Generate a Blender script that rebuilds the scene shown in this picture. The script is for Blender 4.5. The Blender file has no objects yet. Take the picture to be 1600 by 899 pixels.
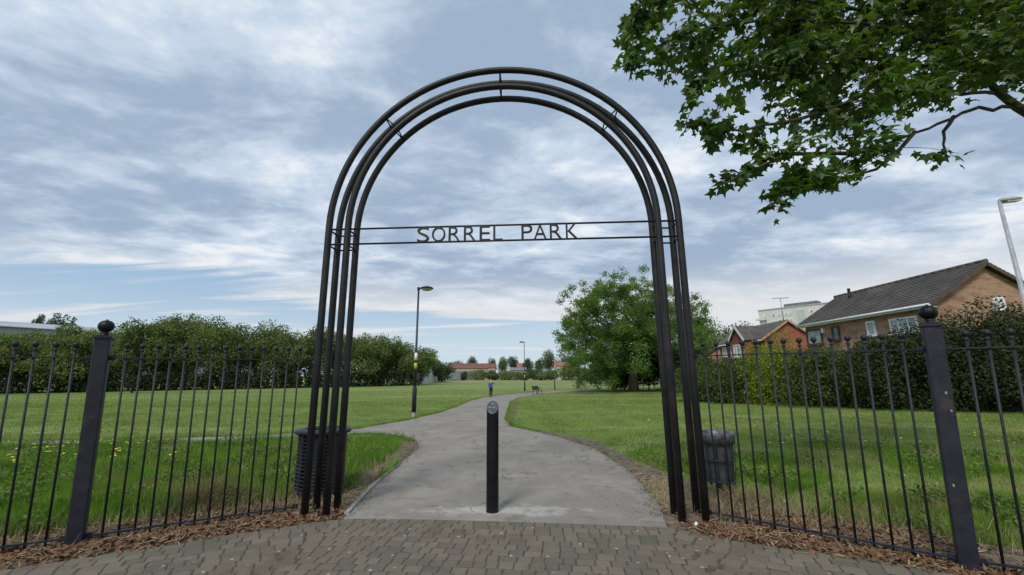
import bpy, bmesh, math, random
import numpy as np
from mathutils import Vector, Matrix, noise as mnoise
random.seed(7); rng = np.random.default_rng(7)
S = bpy.context.scene; C = S.collection
R = math.radians

# ------------------------------------------------------------------ camera
F, PITCH, ROLL, EYE = 654.53, .205, -.0068, 1.5
cam = bpy.data.cameras.new('camera'); cam.lens = F/1600*36; cam.sensor_width = 36; cam.clip_end = 6000
co = bpy.data.objects.new('camera', cam); C.objects.link(co)
co.location = (0, 0, EYE)
co.rotation_euler = (Matrix.Rotation(math.pi/2+PITCH, 4, 'X') @ Matrix.Rotation(ROLL, 4, 'Z')).to_euler()
S.camera = co
S.view_settings.view_transform = 'Standard'; S.view_settings.look = 'None'
S.view_settings.exposure = 0.0; S.view_settings.gamma = 1

# ------------------------------------------------------------------ light
SUN_EL, SUN_AZ = 46, 205          # azimuth clockwise from +Y
sun = bpy.data.lights.new('sun', 'SUN'); sun.energy = 2.5; sun.angle = R(15); sun.color = (1, .95, .87)
so = bpy.data.objects.new('sun', sun); C.objects.link(so)
sd = Vector((math.sin(R(SUN_AZ))*math.cos(R(SUN_EL)), math.cos(R(SUN_AZ))*math.cos(R(SUN_EL)), math.sin(R(SUN_EL))))
so.rotation_euler = sd.to_track_quat('Z', 'Y').to_euler(); so.location = (0, 0, 60)

class NT:
    def __init__(s, nt): s.nt = nt; nt.nodes.clear()
    def n(s, t, **k):
        o = s.nt.nodes.new(t)
        for a, v in k.items():
            if a.startswith('_'): setattr(o, a[1:], v)
        for a, v in k.items():
            if a.startswith('_'): continue
            key = int(a[1:]) if a[0] == 'i' and a[1:].isdigit() else a.replace('__', ' ')
            sock = o.inputs[key]
            if hasattr(v, 'is_linked'): s.nt.links.new(v, sock)
            else: sock.default_value = v
        return o
    def math(s, op, a, b=0., clamp=False):
        return s.n('ShaderNodeMath', _operation=op, _use_clamp=clamp, i0=a, i1=b).outputs[0]
    def mix(s, f, a, b, mode='MIX'):
        o = s.nt.nodes.new('ShaderNodeMix'); o.data_type = 'RGBA'; o.blend_type = mode
        for i, v in ((0, f), (6, a), (7, b)):
            if hasattr(v, 'is_linked'): s.nt.links.new(v, o.inputs[i])
            else: o.inputs[i].default_value = (*v, 1) if i and len(v) == 3 else v
        return o.outputs[2]
    def ramp(s, f, lo, hi, smooth=True):
        return s.n('ShaderNodeMapRange', _interpolation_type='SMOOTHSTEP' if smooth else 'LINEAR', i0=f, i1=lo, i2=hi).outputs[0]
    def noise(s, v, scale, detail=4, rough=.55, dist=0.):
        return s.n('ShaderNodeTexNoise', Vector=v, Scale=scale, Detail=detail, Roughness=rough, Distortion=dist).outputs[0]

w = bpy.data.worlds.new('World'); S.world = w; w.use_nodes = True
t = NT(w.node_tree)
sky = t.n('ShaderNodeTexSky', _sky_type='NISHITA', _sun_disc=False, _sun_elevation=R(SUN_EL), _sun_rotation=R(SUN_AZ), _air_density=1.0, _dust_density=1.6)
tc = t.n('ShaderNodeTexCoord')
sx = t.n('ShaderNodeSeparateXYZ', i0=tc.outputs['Generated'])
zc = t.math('MAXIMUM', sx.outputs[2], 0.)
den = t.math('ADD', zc, .10)
pv = t.n('ShaderNodeCombineXYZ', i0=t.math('DIVIDE', sx.outputs[0], den), i1=t.math('DIVIDE', sx.outputs[1], den), i2=0.).outputs[0]
def mapped(rot, sc, loc=(0, 0, 0)):
    return t.n('ShaderNodeMapping', Vector=pv, Rotation=(0, 0, R(rot)), Scale=sc, Location=loc).outputs[0]
big = t.noise(mapped(-24, (.70, 1.0, 1), (3.1, 1.2, 0)), 1.15, 6, .5, .5)
mid = t.noise(mapped(-30, (1.4, 1.9, 1), (7.7, 4.2, 0)), 1.7, 9, .6, .3)
fine = t.noise(mapped(-14, (3.0, 4.4, 1), (1.7, 9.3, 0)), 2.2, 10, .65, .3)
dens = t.math('ADD', t.math('MULTIPLY', big, .48), t.math('ADD', t.math('MULTIPLY', mid, .40), t.math('MULTIPLY', fine, .12)))
# cloud body: slate blue-grey underside to bright torn edges
K = 10.0
def k(c): return tuple(v*K for v in c)
body = t.mix(t.ramp(dens, .425, .56), k((.345, .45, .60)), k((.60, .70, .83)))
bright = t.mix(t.ramp(dens, .53, .61), body, k((.86, .895, .94)))
blue = t.mix(t.ramp(zc, .0, .30), k((.60, .73, .84)), k((.30, .50, .76)))
clear = t.mix(.25, blue, sky.outputs[0])
# low band opens into streaks of blue; more open to the left (west) side
low = t.ramp(t.math('ADD', zc, t.math('MULTIPLY', sx.outputs[0], .10)), .07, .27)
streak = t.noise(mapped(-8, (.55, 2.6, 1), (2.3, 5.5, 0)), .8, 8, .55, .4)
cover = t.math('ADD', t.math('MULTIPLY', streak, 1.0), t.math('MULTIPLY', low, .56))
cm = t.ramp(cover, .50, .66)
lowcol = t.mix(t.ramp(zc, .10, .26), k((.78, .79, .80)), bright)
col = t.mix(cm, clear, lowcol)
hz = t.mix(t.math('MULTIPLY', t.math('SUBTRACT', 1., t.ramp(zc, .0, .16)), .75), col, k((.62, .74, .84)))
bg = t.n('ShaderNodeBackground', Color=hz, Strength=.1)
t.n('ShaderNodeOutputWorld', Surface=bg.outputs[0])

# ------------------------------------------------------------------ geometry of the place
def tz(Y):
    q = np.clip((np.asarray(Y, float)-12)/30, 0, 1); return -.6*q*q*(3-2*q)
def ray(x, y):
    c, s_, cr, sr = math.cos(PITCH), math.sin(PITCH), math.cos(ROLL), math.sin(ROLL)
    a = (x-800)/F; b = -(y-449.5)/F
    r = a*cr-b*sr; u = a*sr+b*cr
    return (r, c-u*s_, s_+u*c)
def at(x, y, Y):                                    # the point at distance Y seen at photo pixel x, y
    v = ray(x, y); q = Y/v[1]; return Vector((v[0]*q, Y, v[2]*q+EYE))
def gt(x, y):                                       # the ground point seen there
    v = ray(x, y); z = 0.
    for _ in range(60):
        q = (z-EYE)/v[2]; z = .5*z+.5*float(tz(v[1]*q))
    return (v[0]*q, v[1]*q)

# ------------------------------------------------------------------ helpers
def tag(o, label=None, cat=None, group=None, kind=None):
    for a, v in (('label', label), ('category', cat), ('group', group), ('kind', kind)):
        if v: o[a] = v
    return o
def thing(name, label, cat, loc=(0, 0, 0), group=None, rz=0):
    o = bpy.data.objects.new(name, None); C.objects.link(o); o.empty_display_size = .2
    o.location = loc; o.rotation_euler.z = rz
    return tag(o, label, cat, group)
def link(name, me, parent=None, loc=None):
    o = bpy.data.objects.new(name, me); C.objects.link(o)
    if parent: o.parent = parent
    if loc is not None: o.location = loc
    return o
def copy_tree(o, parent=None):
    c = o.copy(); C.objects.link(c); c.parent = parent
    for ch in list(o.children): copy_tree(ch, c)
    return c
class MB:
    """collects shapes; build() links them as one mesh object; 'off' is subtracted so parts sit in their thing's space"""
    def __init__(s, off=(0, 0, 0)): s.v = []; s.f = []; s.off = Vector(off); s.smooth = []
    def add(s, vs, fs, smooth=False):
        n = len(s.v); s.v += [tuple(Vector(p)-s.off) for p in vs]; s.f += [tuple(i+n for i in f) for f in fs]; s.smooth += [smooth]*len(fs)
    def box(s, c, d, rz=0, M=None):
        c = Vector(c); hx, hy, hz = d[0]/2, d[1]/2, d[2]/2
        m = M or Matrix.Rotation(rz, 3, 'Z')
        vs = [c+m@Vector((x*hx, y*hy, z*hz)) for z in (-1, 1) for y in (-1, 1) for x in (-1, 1)]
        s.add(vs, [(0, 2, 3, 1), (4, 5, 7, 6), (0, 1, 5, 4), (2, 6, 7, 3), (0, 4, 6, 2), (1, 3, 7, 5)])
    def beam(s, a, b, w_, h_, up=(0, 0, 1)):
        a = Vector(a); b = Vector(b); d = (b-a); L = d.length; d.normalize()
        r = d.cross(Vector(up)).normalized(); u = r.cross(d)
        M = Matrix((r, d, u)).transposed(); s.box((a+b)/2, (w_, L, h_), M=M)
    def tube(s, pts, rad, n=10, caps=True, closed=False):
        pts = [Vector(p) for p in pts]; m = len(pts)
        rad = rad if hasattr(rad, '__len__') else [rad]*m
        vs = []; prev = None
        for i, p in enumerate(pts):
            a = pts[i-1] if i else (pts[-1] if closed else p); b = pts[(i+1) % m] if (i < m-1 or closed) else p
            d = (b-a).normalized()
            if prev is None:
                r = d.orthogonal().normalized()
            else:
                r = (prev-d*prev.dot(d)); r = r.normalized() if r.length > 1e-6 else d.orthogonal().normalized()
            prev = r; q = d.cross(r)
            for j in range(n):
                th = 2*math.pi*j/n; vs.append(p+(r*math.cos(th)+q*math.sin(th))*rad[i])
        fs = []
        for i in range(m if closed else m-1):
            for j in range(n):
                a = i*n+j; b = i*n+(j+1) % n; k2 = ((i+1) % m)*n
                fs.append((a, b, k2+(j+1) % n, k2+j))
        s.add(vs, fs, True)
        if caps and not closed:
            n0 = len(s.v)-len(vs)
            s.f += [tuple(n0+j for j in reversed(range(n))), tuple(n0+(m-1)*n+j for j in range(n))]; s.smooth += [False, False]
    def lathe(s, c, prof, n=16, flute=0, nf=12):
        c = Vector(c); vs = []; fs = []
        for r, z in prof:
            for j in range(n):
                th = 2*math.pi*j/n; rr = r*(1+flute*math.cos(nf*th)); vs.append(c+Vector((rr*math.cos(th), rr*math.sin(th), z)))
        for i in range(len(prof)-1):
            for j in range(n):
                fs.append((i*n+j, i*n+(j+1) % n, (i+1)*n+(j+1) % n, (i+1)*n+j))
        s.add(vs, fs, True)
    def mesh(s, name, m=None):
        me = bpy.data.meshes.new(name); me.from_pydata(s.v, [], s.f)
        me.polygons.foreach_set('use_smooth', s.smooth[:len(me.polygons)])
        if m: me.materials.append(m)
        me.update(); return me
    def build(s, name, m, parent=None, loc=None): return link(name, s.mesh(name, m), parent, loc)
def poly_mesh(name, V, nper, m, tint=None, smooth=False):
    """V: (N, nper, 3) separate polygons, with a random tint per polygon"""
    N = len(V); me = bpy.data.meshes.new(name)
    me.vertices.add(N*nper); me.vertices.foreach_set('co', np.ascontiguousarray(V, np.float32).ravel())
    me.loops.add(N*nper); me.loops.foreach_set('vertex_index', np.arange(N*nper, dtype=np.int32))
    me.polygons.add(N); me.polygons.foreach_set('loop_start', np.arange(0, N*nper, nper, dtype=np.int32))
    try: me.polygons.foreach_set('loop_total', np.full(N, nper, np.int32))
    except Exception: pass
    if tint is None: tint = rng.random(N)
    a = me.attributes.new('tint', 'FLOAT', 'POINT'); a.data.foreach_set('value', np.repeat(tint, nper).astype(np.float32))
    me.update(calc_edges=True); me.materials.append(m)
    return me
def leaf_quads(P, size, droop=.0, aspect=.62, up=0.):
    N = len(P); d = rng.normal(size=(N, 3)); d[:, 2] -= droop; d /= np.linalg.norm(d, axis=1)[:, None]
    nn = rng.normal(size=(N, 3)); nn[:, 2] += up; nn -= (nn*d).sum(1)[:, None]*d; nn /= np.linalg.norm(nn, axis=1)[:, None]
    s_ = np.cross(d, nn); L = (size*rng.uniform(.65, 1.35, N))[:, None]
    return np.stack([P-d*L*.5, P+s_*L*aspect*.5-nn*L*.08, P+d*L*.5, P-s_*L*aspect*.5-nn*L*.08], 1)
def ellipsoid_pts(N, c, r, shell=.55):
    d = rng.normal(size=(N, 3)); d /= np.linalg.norm(d, axis=1)[:, None]
    q = shell+(1-shell)*rng.random(N)**.6
    return np.asarray(c)+d*q[:, None]*np.asarray(r)

# ------------------------------------------------------------------ materials
def mat(name, c1, c2=None, scale=5., rough=.8, bump=0., bscale=None, detail=5, metal=0., spec=.35, transl=0., rnd=0., tint=None, lo=.35, hi=.65, coords='Object', c3=None, s3=1., coat=0):
    m = bpy.data.materials.new(name); m.use_nodes = True; t = NT(m.node_tree)
    tc = t.n('ShaderNodeTexCoord').outputs['Object'] if coords == 'Object' else t.n('ShaderNodeNewGeometry').outputs['Position']
    col = (*c1, 1) if c2 is None else t.mix(t.ramp(t.noise(tc, scale, detail), lo, hi), c1, c2)
    if c3: col = t.mix(t.ramp(t.noise(tc, s3, 5), .55, .68), col if c2 else c1, c3)
    if tint:
        at_ = t.n('ShaderNodeAttribute', _attribute_name='tint').outputs['Fac']
        col = t.mix(t.math('MULTIPLY', at_, tint[1]), col, tint[0])
    if rnd:
        oi = t.n('ShaderNodeObjectInfo').outputs['Random']
        hs = t.n('ShaderNodeHueSaturation', Color=col if c2 or c3 or tint else (*c1, 1), Value=t.math('ADD', t.math('MULTIPLY', oi, rnd*2), 1-rnd), Hue=t.math('ADD', t.math('MULTIPLY', oi, .02), .49))
        col = hs.outputs[0]
    p = t.n('ShaderNodeBsdfPrincipled', Roughness=rough, Metallic=metal)
    if hasattr(col, 'is_linked'): t.nt.links.new(col, p.inputs['Base Color'])
    else: p.inputs['Base Color'].default_value = col
    p.inputs['Specular IOR Level'].default_value = spec
    if bump:
        b = t.n('ShaderNodeBump', Height=t.noise(tc, bscale or scale*3, 6), Strength=bump, Distance=.02)
        t.nt.links.new(b.outputs[0], p.inputs['Normal'])
    out = p.outputs[0]
    if transl:
        tr = t.n('ShaderNodeBsdfTranslucent')
        if hasattr(col, 'is_linked'): t.nt.links.new(t.mix(1., col, (1.15, 1.25, .55), 'MULTIPLY'), tr.inputs[0])
        ms = t.n('ShaderNodeMixShader', i0=transl); t.nt.links.new(out, ms.inputs[1]); t.nt.links.new(tr.outputs[0], ms.inputs[2]); out = ms.outputs[0]
    t.n('ShaderNodeOutputMaterial', Surface=out)
    return m
M = {}
M['paint'] = mat('black_metal_paint', (.012, .0125, .020), (.020, .021, .030), 9, .5, .12, 60, spec=.3, c3=(.035, .030, .030), s3=7)
M['arch'] = mat('dark_painted_steel', (.011, .011, .014), (.018, .017, .019), 6, .5, .15, 50, spec=.3, c3=(.026, .020, .018), s3=3)
M['black'] = mat('gloss_black_plastic', (.004, .004, .006), (.008, .008, .011), 8, .42, .1, 30, spec=.25)
M['dish'] = mat('bollard_top_film', (.05, .055, .068), (.09, .095, .11), 30, .4, 0)
M['mark'] = mat('pale_print', (.26, .27, .29), (.18, .19, .21), 60, .6)
M['white'] = mat('white_paint', (.72, .72, .70), (.62, .62, .60), 3, .5)
M['yellow'] = mat('yellow_sticker', (.55, .42, .06), (.45, .35, .06), 8, .5)
M['grey_metal'] = mat('galvanised_steel', (.33, .34, .36), (.42, .43, .45), 4, .5, metal=.3)
M['lamp_dark'] = mat('lamp_post_paint', (.018, .018, .026), (.03, .03, .038), 6, .4)
M['lamp_glass'] = mat('lamp_bowl', (.45, .45, .40), (.32, .32, .28), 6, .25)
M['bin_liner'] = mat('bin_liner_steel', (.06, .062, .065), (.10, .104, .108), 8, .5, metal=.2)
M['bin_rim'] = mat('bin_rim_steel', (.06, .065, .075), (.16, .17, .18), 14, .42, metal=.3)
M['bark'] = mat('bark', (.10, .085, .065), (.19, .165, .13), 5, .9, .8, 14)
M['dark_bark'] = mat('dark_bark', (.03, .026, .022), (.06, .052, .042), 7, .9, .6, 18)
M['soil'] = mat('dry_soil', (.075, .055, .040), (.17, .135, .10), 7, .95, .8, 40, coords='Pos', c3=(.22, .18, .12), s3=9)
M['kerb'] = mat('kerb_concrete', (.24, .23, .21), (.34, .32, .29), 12, .9, .5, 60, rnd=.1)
M['sand'] = mat('paving_joint_sand', (.060, .054, .042), (.105, .092, .068), 18, .95, .6, 90, coords='Pos')
M['litter'] = mat('dead_leaves', (.070, .032, .019), (.145, .070, .038), 9, .85, tint=((.27, .165, .09), .5), coords='Pos')
M['straw'] = mat('dry_straw', (.34, .27, .15), (.46, .38, .23), 6, .85, tint=((.22, .15, .08), .6), coords='Pos')
M['paper'] = mat('white_paper', (.78, .78, .78), (.66, .66, .66), 20, .7)
M['skin'] = mat('skin', (.55, .36, .27), (.5, .32, .24), 10, .6)
M['hair'] = mat('fair_hair', (.42, .34, .20), (.5, .42, .27), 30, .7)
M['blue'] = mat('blue_cloth', (.05, .06, .28), (.08, .09, .34), 12, .85)
M['trouser'] = mat('black_cloth', (.012, .012, .016), (.02, .02, .024), 12, .85)
M['glass'] = mat('window_glass', (.10, .14, .16), (.20, .25, .27), 1.2, .12, spec=.6)
M['curtain'] = mat('net_curtain_behind_glass', (.30, .36, .38), (.45, .50, .50), 2.2, .3)
M['upvc'] = mat('white_plastic', (.74, .75, .76), (.66, .67, .68), 5, .4)
M['brown_frame'] = mat('brown_window_frame', (.07, .045, .03), (.1, .065, .045), 5, .5)
M['hedge_dark'] = mat('dark_hedge_leaves', (.010, .020, .009), (.035, .050, .020), .9, .6, transl=.1, tint=((.075, .095, .035), .5), coords='Pos', detail=3, spec=.12)
M['hedge_mid'] = mat('shrub_leaves', (.016, .034, .011), (.070, .105, .028), 1.3, .6, transl=.15, tint=((.13, .165, .05), .5), coords='Pos', detail=3, spec=.12)
M['hedge_lime'] = mat('yellow_green_leaves', (.065, .12, .016), (.20, .25, .035), 1.6, .6, transl=.25, tint=((.28, .30, .05), .5), coords='Pos', detail=3, spec=.12)
M['tree_leaf'] = mat('park_tree_leaves', (.05, .11, .022), (.12, .20, .045), .35, .55, transl=.4, tint=((.20, .29, .09), .6), coords='Pos', detail=3, spec=.12)
M['belt_leaf'] = mat('belt_tree_leaves', (.035, .070, .020), (.145, .190, .062), .38, .6, transl=.3, tint=((.25, .30, .11), .6), coords='Pos', detail=3, spec=.12)
M['far_leaf'] = mat('far_tree_leaves', (.04, .065, .035), (.09, .12, .06), .15, .7, transl=.15, tint=((.12, .15, .08), .5), coords='Pos', detail=2, spec=.12)
M['far_light'] = mat('far_bush_leaves', (.09, .13, .045), (.17, .22, .08), .15, .7, transl=.15, tint=((.18, .21, .09), .5), coords='Pos', detail=2, spec=.12)
M['maple'] = mat('maple_leaves', (.030, .075, .014), (.065, .135, .022), 1.1, .42, transl=.42, tint=((.125, .21, .035), .8), coords='Pos', detail=2, spec=.5, rnd=.18)
M['grass_blade'] = mat('grass_blades', (.075, .150, .018), (.200, .290, .050), 1.1, .6, transl=.3, tint=((.27, .31, .11), .6), coords='Pos', detail=6, lo=.4, hi=.6, c3=(.25, .235, .11), s3=.55, spec=.12)
M['tall_grass'] = mat('tall_grass_blades', (.045, .150, .008), (.150, .300, .026), 1.8, .55, transl=.35, tint=((.24, .32, .08), .5), coords='Pos', detail=6, lo=.4, hi=.6, c3=(.20, .185, .085), s3=1.1, spec=.12)
M['weed'] = mat('broad_weed_leaves', (.045, .10, .016), (.13, .22, .04), 2.5, .6, transl=.25, tint=((.24, .28, .09), .5), coords='Pos', spec=.15)
M['dry_weed'] = mat('dry_weed', (.20, .13, .075), (.30, .21, .12), 8, .85, tint=((.12, .10, .05), .6), coords='Pos')
M['rust_leaf'] = mat('rust_brown_leaves', (.16, .05, .03), (.26, .11, .06), 3, .8, tint=((.3, .18, .1), .4), coords='Pos')
M['petal_y'] = mat('yellow_petals', (.75, .60, .04), (.6, .5, .05), 9, .6)
M['petal_w'] = mat('white_petals', (.75, .75, .70), (.6, .6, .58), 9, .6)

def ground_mat():
    m = bpy.data.materials.new('lawn'); m.use_nodes = True; t = NT(m.node_tree)
    P = t.n('ShaderNodeNewGeometry').outputs['Position']
    fine = t.noise(P, 9., 8, .7); md = t.noise(P, .8, 5); bg_ = t.noise(P, .10, 4)
    st = t.noise(t.n('ShaderNodeMapping', Vector=P, Scale=(.12, .9, 1), Rotation=(0, 0, .25)).outputs[0], .35, 5)
    c = t.mix(t.ramp(fine, .3, .7), (.085, .130, .028), (.19, .245, .070))
    c = t.mix(t.math('MULTIPLY', t.ramp(md, .45, .75), .55), c, (.25, .28, .10))
    c = t.mix(t.math('MULTIPLY', t.ramp(bg_, .40, .65), .45), c, (.135, .23, .045))
    c = t.mix(t.math('MULTIPLY', t.ramp(st, .48, .62), .65), c, (.27, .30, .12))
    sy = t.n('ShaderNodeSeparateXYZ', i0=P).outputs[1]
    far = t.math('MULTIPLY', t.ramp(sy, 118., 150.), t.math('SUBTRACT', 1., t.ramp(sy, 200., 230.)))
    c = t.mix(t.math('MULTIPLY', far, t.ramp(t.noise(P, .06, 5), .40, .5)), c, (.30, .26, .14))
    p = t.n('ShaderNodeBsdfPrincipled', **{'Base__Color': c, 'Roughness': .85})
    p.inputs['Specular IOR Level'].default_value = .2
    b = t.n('ShaderNodeBump', Height=fine, Strength=.6, Distance=.04); t.nt.links.new(b.outputs[0], p.inputs['Normal'])
    t.n('ShaderNodeOutputMaterial', Surface=p.outputs[0]); return m
M['lawn'] = ground_mat()
def asphalt_mat():
    m = bpy.data.materials.new('worn_asphalt'); m.use_nodes = True; t = NT(m.node_tree)
    P = t.n('ShaderNodeNewGeometry').outputs['Position']; s = t.n('ShaderNodeSeparateXYZ', i0=P)
    grit = t.noise(P, 75., 5, .8); blot = t.noise(P, 1.4, 9, .7, .4); big = t.noise(P, .30, 4)
    c = t.mix(t.ramp(grit, .3, .7), (.150, .137, .119), (.295, .272, .238))
    c = t.mix(t.math('MULTIPLY', t.ramp(blot, .42, .62), .6), c, (.31, .285, .245))
    c = t.mix(t.math('MULTIPLY', t.ramp(big, .5, .62), .4), c, (.165, .152, .133))
    c = t.mix(t.math('MULTIPLY', t.ramp(t.noise(P, 3.2, 6, .6, 1.), .56, .66), .5), c, (.12, .112, .10))
    # pale scuffed cement round the bollard foot
    dx = t.math('DIVIDE', t.math('ADD', s.outputs[0], .15), .95); dy = t.math('DIVIDE', t.math('SUBTRACT', s.outputs[1], 5.08), .24)
    d = t.math('SQRT', t.math('ADD', t.math('MULTIPLY', dx, dx), t.math('MULTIPLY', dy, dy)))
    e = t.math('ADD', d, t.math('MULTIPLY', t.math('SUBTRACT', t.noise(P, 5., 6, .65), .5), 3.4))
    c = t.mix(t.math('MULTIPLY', t.math('SUBTRACT', 1., t.ramp(e, .1, 1.1)), .5), c, (.52, .51, .47))
    # hairline cracks
    v = t.n('ShaderNodeTexVoronoi', _feature='DISTANCE_TO_EDGE', Vector=t.n('ShaderNodeVectorMath', _operation='ADD', i0=P, i1=t.n('ShaderNodeTexNoise', Vector=P, Scale=1.8, Detail=5.).outputs[1]).outputs[0], Scale=.42)
    cr = t.math('MULTIPLY', t.math('SUBTRACT', 1., t.ramp(v.outputs[0], .003, .014)), t.ramp(t.noise(P, .7, 2), .5, .6))
    c = t.mix(t.math('MULTIPLY', cr, .5), c, (.06, .055, .05))
    p = t.n('ShaderNodeBsdfPrincipled', **{'Base__Color': c, 'Roughness': .88}); p.inputs['Specular IOR Level'].default_value = .25
    b = t.n('ShaderNodeBump', Height=grit, Strength=.35, Distance=.01); t.nt.links.new(b.outputs[0], p.inputs['Normal'])
    t.n('ShaderNodeOutputMaterial', Surface=p.outputs[0]); return m
M['asphalt'] = asphalt_mat()
def paver_mat():
    m = bpy.data.materials.new('weathered_paver'); m.use_nodes = True; t = NT(m.node_tree)
    P = t.n('ShaderNodeNewGeometry').outputs['Position']
    oi = t.n('ShaderNodeObjectInfo').outputs['Random']
    at_ = t.n('ShaderNodeAttribute', _attribute_name='tint').outputs['Fac']
    r = t.math('FRACT', t.math('ADD', oi, at_))
    grit = t.noise(P, 120., 4, .7); blot = t.noise(P, 2.2, 6)
    c = t.mix(r, (.100, .088, .064), (.165, .140, .104))
    c = t.mix(t.math('MULTIPLY', t.ramp(t.noise(P, .9, 3), .50, .62), .5), c, (.165, .105, .082))
    c = t.mix(t.math('MULTIPLY', t.ramp(grit, .35, .7), .45), c, (.19, .175, .14))
    c = t.mix(t.math('MULTIPLY', t.ramp(blot, .5, .68), .5), c, (.075, .075, .05))
    v = t.n('ShaderNodeTexVoronoi', Vector=P, Scale=10., Randomness=1.)
    sel = t.n('ShaderNodeSeparateColor', i0=v.outputs['Color']).outputs[0]
    dd = t.math('ADD', v.outputs['Distance'], t.math('MULTIPLY', t.noise(P, 60., 3), .12))
    spot = t.math('MULTIPLY', t.math('SUBTRACT', 1., t.ramp(dd, .17, .24)), t.ramp(sel, .62, .68))
    c = t.mix(t.math('MULTIPLY', spot, .75), c, (.42, .41, .35))
    p = t.n('ShaderNodeBsdfPrincipled', **{'Base__Color': c, 'Roughness': .85}); p.inputs['Specular IOR Level'].default_value = .3
    b = t.n('ShaderNodeBump', Height=grit, Strength=.5, Distance=.008); t.nt.links.new(b.outputs[0], p.inputs['Normal'])
    t.n('ShaderNodeOutputMaterial', Surface=p.outputs[0]); return m
M['paver'] = paver_mat()
def brick_mat(name, c1, c2, c3, mortar, axis='xz'):
    m = bpy.data.materials.new(name); m.use_nodes = True; t = NT(m.node_tree)
    P = t.n('ShaderNodeNewGeometry').outputs['Position']; s = t.n('ShaderNodeSeparateXYZ', i0=P)
    h = t.math('ADD', s.outputs[0], s.outputs[1])
    q = t.n('ShaderNodeCombineXYZ', i0=h, i1=s.outputs[2], i2=0.).outputs[0]
    b = t.n('ShaderNodeTexBrick', Vector=q, Color1=(*c1, 1), Color2=(*c2, 1), Mortar=(*mortar, 1), Scale=1., **{'Mortar__Size': .008, 'Brick__Width': .225, 'Row__Height': .075, 'Bias': 0.})
    blot = t.noise(t.n('ShaderNodeMapping', Vector=P, Scale=(1, 1, 2.2)).outputs[0], 1.3, 6, .65)
    c = t.mix(t.math('MULTIPLY', t.ramp(blot, .47, .62), .8), b.outputs[0], c3)
    p = t.n('ShaderNodeBsdfPrincipled', **{'Base__Color': c, 'Roughness': .9}); p.inputs['Specular IOR Level'].default_value = .2
    bp = t.n('ShaderNodeBump', Height=b.outputs[1], Strength=-.4, Distance=.01); t.nt.links.new(bp.outputs[0], p.inputs['Normal'])
    t.n('ShaderNodeOutputMaterial', Surface=p.outputs[0]); return m
M['brick_buff'] = brick_mat('buff_brick', (.40, .235, .145), (.33, .185, .115), (.22, .125, .085), (.34, .28, .21))
M['brick_red'] = brick_mat('red_brick', (.30, .095, .055), (.25, .075, .045), (.22, .07, .05), (.26, .16, .11))
M['brick_far'] = brick_mat('pale_orange_brick', (.42, .24, .15), (.38, .21, .13), (.45, .27, .18), (.4, .3, .22))
M['roof'] = mat('concrete_roof_tiles', (.068, .062, .058), (.105, .094, .086), 1.4, .85, .4, 9, coords='Pos', c3=(.14, .12, .10), s3=.5)
M['roof_far'] = mat('dark_red_tiles', (.14, .075, .055), (.17, .095, .07), .4, .9, coords='Pos')
M['roof_red'] = mat('red_tiles', (.27, .125, .09), (.22, .10, .075), .4, .9, coords='Pos')
M['roof_grey'] = mat('grey_roof', (.13, .13, .14), (.19, .19, .20), .4, .9, coords='Pos')
M['clad'] = mat('grey_metal_cladding', (.30, .33, .36), (.37, .40, .43), .15, .6, coords='Pos')
M['render'] = mat('pale_render', (.50, .50, .49), (.56, .56, .55), .12, .85, coords='Pos')
M['render_w'] = mat('off_white_render', (.62, .62, .58), (.55, .55, .5), .12, .85, coords='Pos')
M['green_pane'] = mat('green_panel', (.42, .48, .41), (.36, .43, .37), .3, .6, coords='Pos')
M['palisade'] = mat('weathered_palisade', (.30, .34, .35), (.42, .45, .45), .4, .7, coords='Pos')

# ------------------------------------------------------------------ ground, path, paving
def inside(px, py, poly):
    poly = np.asarray(poly); r = np.zeros(len(px), bool); j = len(poly)-1
    for i in range(len(poly)):
        xi, yi = poly[i]; xj, yj = poly[j]
        if yi != yj:
            c = ((yi > py) != (yj > py)) & (px < (xj-xi)*(py-yi)/(yj-yi)+xi); r ^= c
        j = i
    return r
def densify(poly, step=.35, wob=.03, seed=0):
    out = []
    for i, a in enumerate(poly):
        b = poly[(i+1) % len(poly)]; L = math.dist(a, b); n = max(1, min(40, int(L/step)))
        for q in range(n):
            x = a[0]+(b[0]-a[0])*q/n; y = a[1]+(b[1]-a[1])*q/n
            d = mnoise.noise_vector(Vector((x*1.3+seed, y*1.3, seed)))*wob*2+mnoise.noise_vector(Vector((x*5+seed, y*5, seed)))*wob
            out.append((x+d.x, y+d.y))
    return out
def sheet(name, poly, dz, m, cuts=None):
    bm = bmesh.new(); f = bm.faces.new([bm.verts.new((x, y, 0)) for x, y in poly])
    bmesh.ops.triangulate(bm, faces=[f])
    for y in (cuts or list(np.arange(12.5, 42.5, 1.))):
        if min(p[1] for p in poly) < y < max(p[1] for p in poly):
            bmesh.ops.bisect_plane(bm, geom=bm.verts[:]+bm.edges[:]+bm.faces[:], plane_co=(0, y, 0), plane_no=(0, 1, 0))
    for v in bm.verts: v.co.z = float(tz(v.co.y))+dz
    bmesh.ops.recalc_face_normals(bm, faces=bm.faces)
    me = bpy.data.meshes.new(name); bm.to_mesh(me); bm.free(); me.materials.append(m)
    if len(me.polygons) and me.polygons[0].normal.z < 0: me.flip_normals()
    return tag(link(name, me), kind='structure')
xs = [-3000, -600, -150, -60, -30, -15, -8, -4, 0, 4, 8, 15, 30, 60, 150, 600, 3000]
ys = [-200, -40, -8, 0, 5, 8, 10]+[12+i*.5 for i in range(61)]+[46, 55, 70, 90, 120, 160, 220, 300, 500, 1000, 4000]
gv = [(x, y, float(tz(y))) for y in ys for x in xs]; nx = len(xs)
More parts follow.
